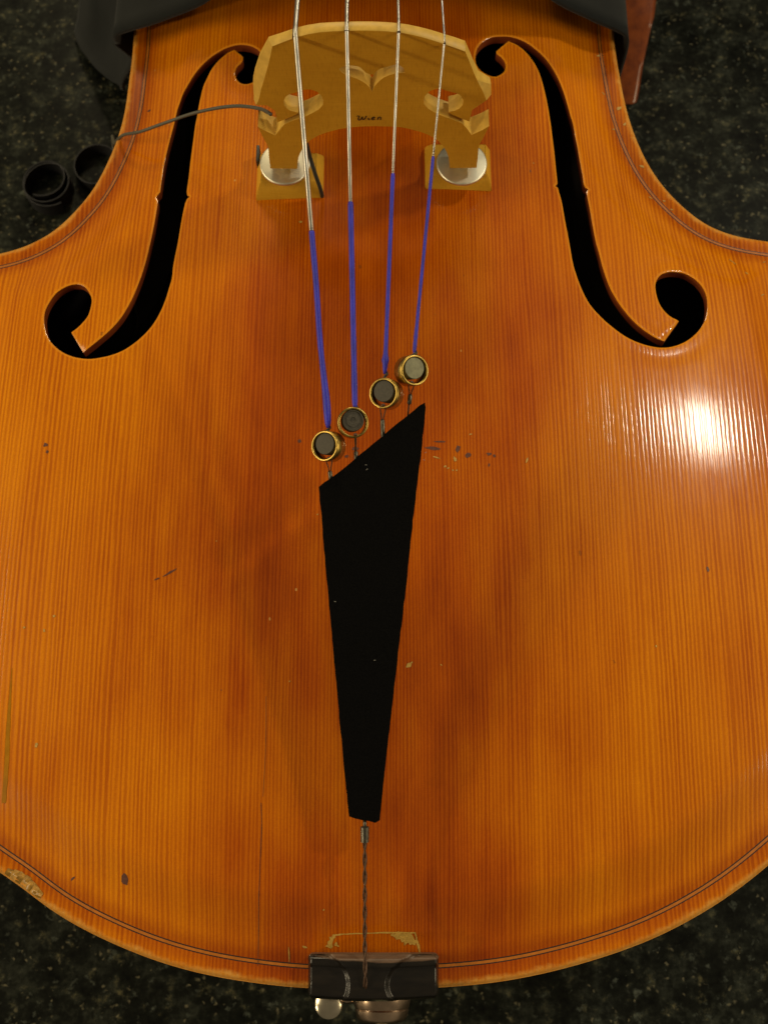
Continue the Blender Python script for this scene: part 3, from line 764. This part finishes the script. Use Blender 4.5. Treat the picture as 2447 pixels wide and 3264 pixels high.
def thick(z): t = (z-ZF0)/(ZC-ZF0); return .0175*(1-t)+.0068*t
def yfront(z): return YF+KF*(z-ZF0)
def crown_is(p): return p[1] > ZC-.022
Vh, Fh, rmh = cdt([FW, HW])
# chamfer of the hips: the silhouette stands a little wider a few mm behind the front face
hipset = {i: None for i in range(len(FW))}
def chamfer_shift(x, z):
    t = (z-ZF0)/(ZC-ZF0)
    if .50 < t < .93 and abs(x) > .055 and (abs(x)+.0) > .060:
        return .0062*math.sin(math.pi*min(1, max(0, (t-.50)/.43)))**.6
    return 0.0
nL = len(FW)
V = []; F = []
for x, z in Vh: V.append((x, yfront(z), z))
nf = len(V)
for x, z in Vh: V.append((x, yfront(z)+thick(z), z))
F += [tuple(f) for f in Fh]+[tuple(a+nf for a in f[::-1]) for f in Fh]
def ring_ids(o, k): return [rmh[o+i] for i in range(k)]
for ids, outer in ((ring_ids(0, len(FW)), True), (ring_ids(len(FW), len(HW)), False)):
    k = len(ids); mids = []
    for a in ids:
        x, z = Vh[a]; s_ = chamfer_shift(x, z) if outer else 0
        mids.append(len(V)); V.append((x+math.copysign(s_, x), yfront(z)+(.0045 if s_ > 0 else .0012), z+(.0007 if outer and z > ZC-.03 else 0)))
    mb = []
    for a in ids:
        x, z = Vh[a]; s_ = chamfer_shift(x, z) if outer else 0
        mb.append(len(V)); V.append((x+math.copysign(s_, x), yfront(z)+thick(z)-.0012, z+(.0007 if outer and z > ZC-.03 else 0)))
    for i in range(k):
        j = (i+1) % k
        F += [(ids[i], ids[j], mids[j], mids[i]), (mids[i], mids[j], mb[j], mb[i]), (mb[i], mb[j], ids[j]+nf, ids[i]+nf)]
bb = mesh_obj("bridge_body", V, F, [mBridge, mCutLit], bridge, sharp=32)
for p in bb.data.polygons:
    if abs(p.normal.y) < .93: p.material_index = 1  # side walls, chamfers and crown take the paler, lit-looking maple
bridge.name = "bridge"

# brand on the bridge, written in small script
def stroke(pts, wd, parent, depth=.00025):
    q = smooth_path([bf(zF(*p)) for p in pts], 5); t = np.gradient(q, axis=0); t /= np.linalg.norm(t, axis=1)[:, None]+1e-9
    nn = np.stack([-t[:, 1], t[:, 0]], 1)*wd/2; a = q+nn; b = q-nn; k = len(q)
    V = [(p[0], yfront(p[1])-depth, p[1]) for p in a]+[(p[0], yfront(p[1])-depth, p[1]) for p in b]
    return V, [(i, i+1, k+i+1, k+i) for i in range(k-1)]
st = [stroke(p, .00075, None) for p in [
    [(570,1366),(578,1357),(592,1358),(598,1368),(590,1385),(586,1402),(596,1413),(614,1408),(630,1390),(642,1368),(640,1388),(646,1404),(660,1406),(676,1390),(688,1370),(694,1356)],
    [(724,1382),(720,1398),(728,1408),(738,1404)], [(735,1360),(739,1362)],
    [(766,1394),(784,1390),(802,1382),(798,1374),(784,1374),(768,1386),(766,1400),(780,1409),(806,1402)],
    [(846,1376),(846,1392),(842,1409)], [(845,1392),(856,1378),(870,1373),(884,1378),(884,1392),(882,1404),(892,1408)]]]
v, f = join_data(st); mesh_obj("lettering", v, f, mInk, bridge, smooth=False)

# feet and height adjusters
def foot(side, base_px, zs):
    # base rectangle from the photograph, laid on the plate
    c = np.array([on_surf(*p) for p in base_px])
    x0, x1 = c[:, 0].min(), c[:, 0].max(); yf = np.mean([c[0][1], c[1][1]]); yb = yf+.036
    nx, ny = 14, 6; V = []; F = []
    for lev, (ins_, up) in enumerate(((0, .0), (.0006, .0035), (.0045, .0115), (.0050, .0120))):
        for (x, y) in ((x0+ins_, yf+ins_*1.4), (x1-ins_, yf+ins_*1.4), (x1-ins_, yb-ins_), (x0+ins_, yb-ins_)):
            zb = float(surf((x, y))[0]); zt = float(surf(((x0+x1)/2, (yf+yb)/2))[0])
            V.append((x, y, (zb-.0008 if lev == 0 else (zb+.0032 if lev == 1 else zt+up))))
    for l in range(3):
        for i in range(4): F.append((4*l+i, 4*l+(i+1) % 4, 4*l+4+(i+1) % 4, 4*l+4+i))
    F.append((12, 13, 14, 15)); F.append((3, 2, 1, 0))
    bm = bmesh.new(); vs = [bm.verts.new(v) for v in V]; [bm.faces.new([vs[i] for i in f]) for f in F]
    bmesh.ops.bevel(bm, geom=bm.edges[:], offset=.0006, segments=2, affect='EDGES')
    bm.verts.index_update(); V = [tuple(v.co) for v in bm.verts]; F = [tuple(v.index for v in f.verts) for f in bm.faces]; bm.free()
    mesh_obj("bridge_foot", V, F, mBridge, bridge, sharp=35)
    return (x0+x1)/2, yf
foot(-1, [z1(190,1058), z1(548,1046)], 0)
foot(1, [z1(1085,1003), z1(1437,1005)], 0)
def wheel(cx_px):
    zt = ZP+.0165
    c = on_z(cx_px, 517, zt); r = .0181
    prof = [(0.0001, -.0026), (r-.0006, -.0026), (r, -.0020), (r, -.0008), (r-.0003, -.0003), (r-.0012, 0), (.0001, 0)]
    v, f = lathe_data(prof, c, (0, 0, 1), 64)
    mesh_obj("adjuster_wheel", v, f, mAlu, bridge, sharp=50)
    v, f = lathe_data([(.0035, -.012), (.0035, .006)], c, (0, 0, 1), 16)
    mesh_obj("adjuster_post", v, f, mAlu, bridge, sharp=40)
wheel(700+345/1.658); wheel(700+1279/1.658)

# ------------------------------------------------------------------ strings
SAD = np.array([0, -.050, .2235]); YC = yfront(ZC)+.0035
tail_slope = (ZC-SAD[2])/(YC-SAD[1]); tn = np.array([0, -tail_slope, 1.0])
def on_tail(x, y, lift=0.0): return on_plane(x, y, SAD+[0, 0, lift], tn)
cr = np.array(sorted([bf(p) for p in crown])) 
def crown_z(x): return float(np.interp(x, cr[:, 0], cr[:, 1]))
strings = [  # crown px, ring-end px, silk start y px, radii, px x at top of frame
    dict(c=z1(402,182), e=zH(412,1040), s=732, r=.00150, rs=.00170, t=z1(414,0), lab="thickest string, leftmost of the four"),
    dict(c=z1(671,125), e=zH(700,830), s=643, r=.00118, rs=.00165, t=z1(674,0), lab="second string from the left"),
    dict(c=z1(946,142), e=zH(1015,470), s=552, r=.00086, rs=.00122, t=z1(942,0), lab="third string from the left"),
    dict(c=z1(1187,205), e=zH(1325,250), s=499, r=.00064, rs=.00100, t=z1(1172,0), lab="thinnest string, rightmost of the four")]
ring_end = []
for i, s_ in enumerate(strings):
    w = on_plane(*s_['c'], (0, YC, 0), (0, 1, 0)); x = w[0]; zc = crown_z(x)+.0002+s_['r']*.8
    cpt = np.array([x, YC-.001, zc])
    ept = on_tail(*s_['e']); ring_end.append(ept)
    # far end above the fingerboard
    tp = on_z(*s_['t'], zc-.004); far = cpt+(tp-cpt)/abs(tp[1]-cpt[1])*.62; far[2] = zc-.035
    root = bpy.data.objects.new("string", None); scene.collection.objects.link(root); root.parent = bass
    root.location = Vector(cpt)-bass.location; root['label'] = s_['lab']
    # fraction along the line where the silk begins
    best = min(np.linspace(0, 1, 800), key=lambda t: abs((lambda q: 1632-FPX*(q[1]*math.cos(TILT)+q[2]*math.sin(TILT))/(q[1]*math.sin(TILT)*-1+ -q[2]*math.cos(TILT)+0)*-1 if False else 0)(cpt-CAM)))
    def proj_y(q):
        d = q-CAM; zz = d[1]*math.sin(TILT)-d[2]*math.cos(TILT); yy = d[1]*math.cos(TILT)+d[2]*math.sin(TILT)
        return 1632-FPX*yy/zz
    ts = min(np.linspace(0, 1, 1500), key=lambda t: abs(proj_y(cpt+(ept-cpt)*t)-s_['s']))
    sp_ = cpt+(ept-cpt)*ts
    mid = [far, far*.5+cpt*.5, cpt+(far-cpt)*.03, cpt+(far-cpt)*.008, cpt+[0, 0, .00012], cpt+(ept-cpt)*.010, cpt+(ept-cpt)*.03, cpt+(sp_-cpt)*.5, sp_+(ept-sp_)*.02]
    v, f = tube_data(mid, s_['r'], 16); mesh_obj("string_core", v, f, mSteel, root)
    n_ = 60; tt = np.linspace(0, 1, n_); pts = [sp_+(ept-sp_)*t for t in tt]
    rr = s_['rs']*(1+.04*np.sin(tt*37+i)*(tt > .6)); rr[0] *= .8; rr[-1] *= .55; rr[-2] *= .85
    if i == 0: rr = rr*(1+.28*sst((tt-.72)/.12)*(1-.45*sst((tt-.93)/.07))); pts = [p+np.array([.0006*math.sin(t*9)*t, 0, 0]) for p, t in zip(pts, tt)]
    if i == 1: rr = rr*(1+.05*sst((tt-.8)/.1))
    if i == 2: rr = rr*(1+.75*np.exp(-((tt-.93)/.018)**2)+.15*sst((tt-.85)/.05))
    if i == 3: rr = rr*(1+.20*sst((tt-.85)/.04)*(np.sin(tt*160)*.3+1))
    v, f = tube_data(pts, rr, 14); mesh_obj("silk_winding", v, f, mSilk, root)
    # little notch shadow line: shade drawn as a dark strip in the string slot on the crown
    q = [cpt+[0, -.0035, -s_['r']*.9-.0001], cpt+[0, .0035, -s_['r']*.9-.0001]]
    v, f = tube_data(q, s_['r']*1.25, 10); mesh_obj("notch_shadow", v, f, mInk, root)

# ------------------------------------------------------------------ ring anchors at the tail
anchors = [dict(c=zH(375,1230), t=31, u=3, m=mGun, l="lowest brass ring of the row, left"),
           dict(c=zH(682,982), t=-6, u=4, m=mGun, l="second brass ring from the left, seen square on"),
           dict(c=zH(998,672), t=23, u=6, m=mGun, l="third brass ring from the left"),
           dict(c=zH(1335,430), t=-27, u=3, m=mGunL, l="highest brass ring, with pale steel core")]
RO, RI, DP = .0093, .0079, .0100
for i, a in enumerate(anchors):
    c = on_tail(*a['c'], .004); tocam = unit(CAM-c); rx = unit(np.cross([0, 1, 0], tocam)); ry = np.cross(tocam, rx)
    th = math.radians(a['t']); ph = math.radians(a['u'])
    ax = unit(tocam*math.cos(th)*math.cos(ph)-rx*math.sin(th)+ry*math.sin(ph))
    root = bpy.data.objects.new("string_anchor", None); scene.collection.objects.link(root); root.parent = bass
    root.location = Vector(c)-bass.location; root['label'] = a['l']
    b_ = .0004
    prof = [(RI, -DP), (RO-b_, -DP), (RO, -DP+b_), (RO, -b_), (RO-b_, 0), (RI+b_*.6, 0), (RI, -b_*.6)]
    v, f = lathe_data(prof, c, ax, 56, closed=True); mesh_obj("brass_ring", v, f, mBrass, root, sharp=50)
    bc_ = c+ry*.0013
    R = .0066
    prof = [(.0001, -DP*.95), (R, -DP*.95), (R, -.0012), (R-.0004, -.0007), (R-.0009, -.0007)]
    if i == 1: prof += [(R-.0010, -.0013), (R*.62, -.0013), (R*.60, -.0010), (R*.3, -.0010), (R*.25, -.0015), (.0001, -.0015)]
    else: prof += [(R*.55, -.0006), (.0001, -.0006)]
    v, f = lathe_data(prof, bc_, ax, 48); mesh_obj("barrel", v, f, a['m'], root, sharp=50)
    # hook wire from silk end into the ring, knot inside the ring
    e_ = ring_end[i]; top_in = c+ry*RO*.9-ax*.004
    w = smooth_path([e_+[0, .0025, -.0002], e_+[.0007, -.0002, .0004], (e_+top_in)/2+[-.0008, 0, 0], top_in], 5)
    v1 = tube_data(w, .00045, 8); w2 = w+np.array([.0009, 0, -.0004]); v2 = tube_data(w2, .00045, 8)
    v, f = join_data([v1, v2]); mesh_obj("hook_wire", v, f, mGun, root)
    # loop of wire from the ring down to the crimp under the tailpiece
    lowx = {0: (435, 1500), 1: (708, 1290), 2: (990, 958), 3: (1284, 690)}[i]
    endx = {0: (452, 1640), 1: (716, 1440), 2: (998, 1180), 3: (1266, 840)}[i]
    kn = {0: (425, 1362), 1: (705, 1112), 2: (998, 800), 3: (1298, 556)}[i]
    k0 = on_tail(*zH(*kn), .0035); lo = on_tail(*zH(*lowx), -.001); en = on_tail(*zH(*endx), -.003)
    sprd = .0016 if i != 1 else .0004
    wires = []
    for sgn in (-1, 1):
        s0 = k0+[sgn*sprd*.5, 0, 0]; m0 = k0*.75+lo*.25+np.array([sgn*sprd, 0, .0002]); m1 = k0*.3+lo*.7+np.array([sgn*sprd*.5, 0, 0])
        wires.append(tube_data(smooth_path([k0, s0, m0, m1, lo+[sgn*.0004, 0, 0]], 5), .00038, 8))
    v, f = join_data(wires); mesh_obj("wire_loop", v, f, mCableDark, root)
    bm = bmesh.new(); bmesh.ops.create_icosphere(bm, subdivisions=2, radius=.0013)
    kv = [np.array(q.co)*(1, .8, .7)+k0 for q in bm.verts]; kf = [tuple(q.index for q in g.verts) for g in bm.faces]; bm.free()
    mesh_obj("wire_knot", kv, kf, mCableDark, root)
    d_ = en-lo
    v, f = tube_data([lo-d_*.05, lo, lo+d_*.03, lo+d_*(.62 if i == 3 else .97), lo+d_*(.66 if i == 3 else 1.0)], np.array([.0006, .0012, .00135, .00135, .0011]), 12)
    mesh_obj("crimp_sleeve", v, f, mFerrule, root)
    if i == 3:
        v, f = tube_data([lo+d_*.6, en+d_*.5], .0005, 8); mesh_obj("wire_end", v, f, mCableDark, root)

# ------------------------------------------------------------------ tailpiece
tp_px = [zH(*p) for p in [(318,1664),(322,1655),(430,1585),(540,1502),(650,1410),(750,1325),(850,1238),(975,1140),(1100,1035),(1200,952),(1300,872),(1375,810),(1440,768),(1452,765),(1452,778)]]+[(1352,1350),(1342,1440),(1318,1640),(1290,1900),(1262,2140),(1235,2380),(1209,2618),(1205,2625),(1160,2615),(1116,2606),(1111,2600)]+[(1095,2440),(1075,2220),(1055,2000),(1035,1780)]
tpw = [on_tail(*p) for p in tp_px]
L2 = resample([(p[0], p[1]) for p in tpw], .004)
L2 = np.array([p+rng.normal(0, .00012, 2) for p in L2])
Vt, Ftp, rmt = cdt([L2])
zt = lambda p: SAD[2]+tail_slope*(p[1]-SAD[1])
nt_ = len(Vt)
V = [(p[0], p[1], zt(p)) for p in Vt]+[(p[0], p[1], zt(p)-.004) for p in Vt]
ids = [rmt[i] for i in range(len(L2))]
F = [tuple(f) for f in Ftp]+[tuple(a+nt_ for a in f[::-1]) for f in Ftp]+[(ids[i], ids[(i+1) % len(ids)], ids[(i+1) % len(ids)]+nt_, ids[i]+nt_) for i in range(len(ids))]
tail = mesh_obj("tailpiece", V, F, mFelt, bass, smooth=False); tail['label'] = "long tapering black felt-faced tailpiece with slanted upper end"
lint = []
for (x, y) in [(1356,1442),(1351,1466),(1169,1496),(1166,1482),(1068,1918),(1194,2105)]:
    c = on_tail(x, y, .0004); a = random.uniform(0, 3.14); d = np.array([math.cos(a), math.sin(a), tail_slope*math.sin(a)])*.0006
    lint.append(tube_data([c-d, c+[0, 0, .0002], c+d], .00012, 5))
v, f = join_data(lint); mesh_obj("lint", v, f, simple("lint_white", (.35, .33, .28), .8, bstr=0), tail, kind="stuff")

# tail cable: crimp and two twisted strands over the saddle
root = bpy.data.objects.new("tail_cable", None); scene.collection.objects.link(root); root.parent = bass
p0 = on_tail(*zG(740, 190)); root.location = Vector(p0)-bass.location
c0 = on_tail(*zG(740, 205)); c1 = on_tail(*zG(740, 318))
v, f = tube_data([c0+(c0-c1)*.02, c0, c1, c1+(c1-c0)*.05], [.0022, .0026, .0025, .0015], 14); mesh_obj("crimp_sleeve", v, f, mFerrule, root, sharp=50)
v, f = tube_data([on_tail(*zG(738, 140))+[0, 0, -.003], c0], .0011, 10); mesh_obj("cable_stub", v, f, mFerrule, root)
pa = on_tail(*zG(740, 318)); pb = on_tail(*zG(740, 1185), .0004)
pcx = pb[0]+.0003
path = [pa+(pb-pa)*t for t in np.linspace(0, 1, 60)]
path += [np.array([pcx, -.0560, .2232]), np.array([pcx, -.0625, .2205]), np.array([pcx+.0002, -.0695, .2080]), np.array([pcx+.0003, -.0735, .185]), np.array([pcx+.0005, -.0760, .140]), np.array([pcx+.0005, -.078, .118])]
path = resample(path, .0007, closed=False)
strs = []
for phs in (0, math.pi):
    q = []
    for i, p in enumerate(path):
        w = i*.0007/.0105*2*math.pi*.5+phs
        q.append(p+.00072*np.array([math.cos(w), 0, math.sin(w)]))
    strs.append(tube_data(q, .00066, 8))
v, f = join_data(strs); mesh_obj("twisted_wire", v, f, mCableDark, root)

# saddle: ebony block with two carved scoops
def sad_xy(p, z): return on_z(*zS(*p), z)
xl = sad_xy((65, 430), .215)[0]; xr = sad_xy((1520, 430), .215)[0]
yb_, yf_ = -.0450, -.0712
nx, ny = 150, 44
def sad_z(s, t):                 # s 0..1 left-right, t 0..1 back-front
    z = .2215-.0012*abs(s-.5)*2
    back = sst(t/.10); z = z-.0115*(1-back)*.35
    z -= .0018*sst((t-.20)/.10)+.013*max(0, t-.55)**1.6
    for sx, ax_, cx_ in ((0.10, .225, .5), (.90, .315, .5)):
        d = ((s-sx)/ax_)**2+((t-.62)/.66)**2
        z -= .0062*float(sst((1.0-d)/.22))*(.75+.25*float(sst((1-d)/.9)))
    front = max(0, (t-.86)/.14); z -= .010*front**3
    en = min(s, 1-s)/.035; z -= .007*max(0, 1-en)**2.2
    return z
V = []; F = []
for i in range(nx+1):
    for j in range(ny+1):
        s0, t0 = i/nx, j/ny; z = sad_z(s0, t0)
        bow = .0012*(1-(2*s0-1)**2)
        en_ = max(0, 1-min(s0, 1-s0)/.035); yy = yb_+(yf_-yb_)*t0-(bow if t0 > .2 else bow*t0*5); ym = (yb_+yf_)/2
        V.append((xl+(xr-xl)*s0, ym+(yy-ym)*(1-.14*en_**2.5), z))
G = lambda i, j: i*(ny+1)+j
for i in range(nx):
    for j in range(ny): F.append((G(i, j), G(i+1, j), G(i+1, j+1), G(i, j+1)))
base_o = len(V); rimids = [G(i, 0) for i in range(nx+1)]+[G(nx, j) for j in range(1, ny+1)]+[G(i, ny) for i in range(nx-1, -1, -1)]+[G(0, j) for j in range(ny-1, 0, -1)]
for r_ in rimids: V.append((V[r_][0], V[r_][1], .186))
m_ = len(rimids)
F += [(rimids[i], rimids[(i+1) % m_], base_o+(i+1) % m_, base_o+i) for i in range(m_)]
F.append(tuple(base_o+i for i in range(m_)))
sad = mesh_obj("saddle", V, F, mSaddle, bass, sharp=60); sad['label'] = "black ebony saddle with two carved scoops"
# endpin: flared collar, rod, thumb screw
ep = bpy.data.objects.new("endpin", None); scene.collection.objects.link(ep); ep.parent = bass
zc_ = .100; cxp = on_z(*zS(885, 780), .112)[0]; ep.location = Vector((cxp, -.070, zc_))-bass.location
prof = [(.0001, .004), (.0212, .004), (.0212, -.0085), (.0205, -.0092), (.0200, -.0097), (.0205, -.0103), (.0203, -.0135), (.0188, -.0195), (.0182, -.0205), (.0186, -.0215), (.0172, -.0262), (.0158, -.0282), (.0140, -.0290), (.0001, -.0290)]
v, f = lathe_data([(r, -h) for r, h in prof], (cxp, -.0665, zc_), (0, -1, 0), 72, ref=(0, 0, 1)); mesh_obj("collar", v, f, mCollar, ep, sharp=35)
v, f = tube_data([(cxp, -.09, zc_), (cxp, -.26, zc_)], .0042, 20); mesh_obj("rod", v, f, mGunL, ep, sharp=50)
kc = on_z(*zS(303, 765), .104)
bm = bmesh.new(); bmesh.ops.create_uvsphere(bm, u_segments=40, v_segments=24, radius=1)
kv = []
for q in bm.verts:
    x, y, z = q.co; kv.append(np.array([x*.0096*(1-.07*y), y*.0108, z*.0034*(1-.25*(x*x+y*y))])+kc+[0, .0008, 0])
kf = [tuple(q.index for q in g.verts) for g in bm.faces]; bm.free()
mesh_obj("thumb_screw", kv, kf, mNickel, ep)
sc0 = kc+[.008, .0025, 0]; sc1 = np.array([cxp-.017, kc[1]+.0035, zc_+.001])
v, f = tube_data(smooth_path([sc0, sc0*.7+sc1*.3, sc0*.3+sc1*.7, sc1], 5), np.interp(np.linspace(0, 1, 16), [0, .2, .35, 1], [.0030, .0018, .0030, .0026]), 16); mesh_obj("screw_stem", v, f, mCollar, ep)

# fingerboard and neck, just beyond the top of the frame
V = []; F = []
for k, y in enumerate((.735, 1.14, 1.75)):
    w_ = (.046, .036, .022)[k]; zz = (ZC-.022, ZC-.058, ZC-.11)[k]
    for a in np.linspace(-1, 1, 13): V.append((a*w_-.004, y, zz-.012*a*a))
    for a in np.linspace(1, -1, 5): V.append((a*w_-.004, y, zz-.030))
for k in range(2):
    for i in range(18): F.append((k*18+i, k*18+(i+1) % 18, (k+1)*18+(i+1) % 18, (k+1)*18+i))
F += [tuple(range(18)), tuple(range(36, 54))]
mesh_obj("fingerboard", V, F, mEbony, bass, sharp=40)
v, f = tube_data([(-.004, 1.10, .18), (-.004, 1.16, .235), (-.004, 1.25, ZC-.085), (-.004, 1.75, ZC-.135)], [.035, .032, .024, .020], 20)
mesh_obj("neck", v, f, mRibs, bass)

# ------------------------------------------------------------------ pickup cable on the bridge
pk = empty("pickup_cable", tuple(on_surf(700, 342)), "thin grey cable running from the bridge's left ear over the rim to the floor", "cable")
pz = [((863,363),.318),((850,355),.314),((830,346),.306),((790,339),.296),((750,337),.286),((700,342),.276),((640,354),.264),((590,368),.254),((545,384),.245),((500,400),.236),((450,418),.2255),((420,424),.2175),((400,427),.2115),((386,434),.2065),((374,446),.195),((366,458),.175),((362,472),.15)]
ctr = [on_z(*p, z) for p, z in pz]+[np.array([-.222, .492, .06]), np.array([-.235, .47, .004]), np.array([-.30, .40, .003])]
v, f = tube_data(smooth_path(ctr, 7), .00122, 12); mesh_obj("cable_lead", v, f, mCable, pk)
pts = [((975,452),ZP+.045),((978,462),ZP+.042),((990,508),ZP+.031),((1006,558),ZP+.020),((1019,595),ZP+.0105),((1025,616),ZP+.004),((1026,626),ZP-.001)]
v, f = tube_data(smooth_path([on_z(*p, z) for p, z in pts], 6), .00145, 10); mesh_obj("cable_tail", v, f, mCableG, pk)
c = on_surf(826, 532); v, f = box_data((c[0], c[1]+.004, c[2]+.006), .0022, .014, .011, .0004)
mesh_obj("pickup_element", v, f, mCableG, pk, sharp=40)

# ------------------------------------------------------------------ coiled straps on the floor
def band(name, cx, cy, turns, r0, r1, h, a0, drift, lab, grp=None):
    """a strip standing on edge, coiled"""
    c = np.array([cx, cy]); n_ = int(72*turns); V = []; F = []
    th_ = .0011
    for i in range(n_+1):
        t = i/n_; a = a0+2*math.pi*turns*t; r = r0+(r1-r0)*t; cc = c+np.array(drift)*t
        for (dr, zz) in ((-th_/2, .0004), (th_/2, .0004), (th_/2, h), (-th_/2, h)):
            lean = .0008*math.sin(a*1.3)*(zz/h)
            V.append((cc[0]+(r+dr+lean)*math.cos(a), cc[1]+(r+dr+lean)*math.sin(a), zz+ .0012*math.sin(a+1)*(zz > .01)+(.0012 if zz > .01 else 0)))
    for i in range(n_):
        for k in range(4): F.append((i*4+k, i*4+(k+1) % 4, i*4+4+(k+1) % 4, i*4+4+k))
    F += [(0, 1, 2, 3), tuple(n_*4+k for k in range(4))[::-1]]
    o = mesh_obj(name, V, F, mBand, None, sharp=50); return tag(o, lab, "strap", grp)
b1 = on_z(119, 537, .030); b2 = on_z(291, 490, .030)
band("strap_coil", b1[0], b1[1], 2.15, .0195, .0235, .0150, math.radians(250), (.0085, -.0085), "loose double coil of black strap on the granite, left of the other coil", "coils of black strap on the floor")
band("strap_coil", b2[0], b2[1], .84, .0210, .0216, .0130, math.radians(8), (0, 0), "single open loop of black strap on the granite, close to the bass's edge", "coils of black strap on the floor")

# ------------------------------------------------------------------ black cover drawn over the upper body
rowsU = 90
def cover_profile(v):
    """profile points (x, y, z) across the bass at depth v (0 front edge .. 1 back)"""
    yb0 = .634+v*.50
    L = []
    fr = 1-v
    zr = lambda x: .0
    # left floor spread -> up the left flank -> over the plate rim -> above strings -> down the right flank
    fp = lambda x, y, z: tuple(on_z(x, y, z)+[0, v*.50, 0])
    pts = [fp(232, 110, .003), fp(262, 160, .010), fp(300, 205, .016), fp(345, 245, .030), fp(385, 278, .055), fp(405, 285, .090), fp(412, 240, .130), fp(418, 180, .165),
           (-.2120, yb0+.002, .206), (-.200, yb0, .2165), (-.172, yb0, .228), (-.130, yb0, .252), (-.095, yb0, .300), (-.070, yb0+.004, .360),
           (-.040, yb0+.006, .408), (-.004, yb0+.008, .422), (.032, yb0+.006, .408), (.064, yb0+.004, .360), (.088, yb0, .300), (.122, yb0, .254), (.160, yb0, .2290), (.182, yb0, .2170), (.1925, yb0+.002, .205),
           (.1955, yb0+.006, .172), (.1965, yb0+.012, .12), (.1965, yb0+.02, .06), (.1970, yb0+.03, .010)]
    k = sst((v-.30)/.16); kl = sst((v-.08)/.3)
    pts = [((x*(1+.16*k) if x > .1 else (x-.045*kl if x < -.19 else x)), y, z) for x, y, z in pts]
    return smooth_path(pts, 6)
nv = 40; prof0 = [cover_profile(i/nv) for i in range(nv+1)]; nu = len(prof0[0])
from mathutils import noise as mn
V = []
for i in range(nv+1):
    for j in range(nu):
        p = np.array(prof0[i][j]); s0 = j/nu
        amp = .020 if p[2] < .19 and p[0] < 0 else .0022
        if p[0] > .1 and p[2] < .2: amp = .0015
        d = mn.noise(Vector((p[0]*16, p[1]*10+p[2]*4, p[2]*14)))*amp
        p[0] += d*(1 if p[0] < 0 else .4); p[2] = max(.003, p[2]+abs(d)*.5)
        V.append(p)
F = [(i*nu+j, i*nu+j+1, (i+1)*nu+j+1, (i+1)*nu+j) for i in range(nv) for j in range(nu-1)]
cov = mesh_obj("instrument_cover", V, F, mCloth, None)
md = cov.modifiers.new("thickness", 'SOLIDIFY'); md.thickness = .0035; md.offset = 1
tag(cov, "charcoal cloth cover over the upper end of the bass, drooping to the floor at left", "cover")

# ------------------------------------------------------------------ chair whose leg stands beside the rib
ch = empty("wooden_chair", (.535, 1.20, 0), "dark red brown wooden chair, one leg seen beside the right rim of the bass", "chair")
def leg(path, ws):
    q = smooth_path(path, 6); n_ = len(q); w = np.interp(np.linspace(0, 1, n_), np.linspace(0, 1, len(ws)), ws)
    V = []; F = []
    for p, wd in zip(q, w):
        h = wd/2; b = .0058
        for (sx, sy) in ((1, 1), (-1, 1), (-1, -1), (1, -1)):
            a = [(sx*h, sy*(h-b)), (sx*(h-b*.3), sy*(h-b*.3)), (sx*(h-b), sy*h)]
            if sx*sy < 0: a = a[::-1]
            for x, y in a: V.append((p[0]+x, p[1]+y*1.15, max(.0005, p[2])))
    m_ = 12
    for l in range(n_-1):
        for i in range(m_): F.append((l*m_+i, l*m_+(i+1) % m_, (l+1)*m_+(i+1) % m_, (l+1)*m_+i))
    F += [tuple(range(m_)), tuple((n_-1)*m_+i for i in range(m_))]
    return mesh_obj("leg", V, F, mLeg, ch, sharp=50)
LP = [(.2385, .752, 0), (.2385, .756, .003), (.2400, .786, .018), (.2445, .830, .038), (.2545, .880, .066), (.285, .960, .140), (.345, 1.04, .28), (.385, 1.09, .435)]
LW = [.030, .032, .037, .046, .043, .043, .044, .046]
leg(LP, LW)
leg([(1.05-x+.02, y, z) for x, y, z in LP], LW)
leg([(x, 2.40-y, z) for x, y, z in LP], LW)
leg([(1.05-x+.02, 2.40-y, z) for x, y, z in LP], LW)
v, f = box_data((.535, 1.20, .447), .42, .38, .03, .008); mesh_obj("seat", v, f, mLeg, ch, sharp=40)
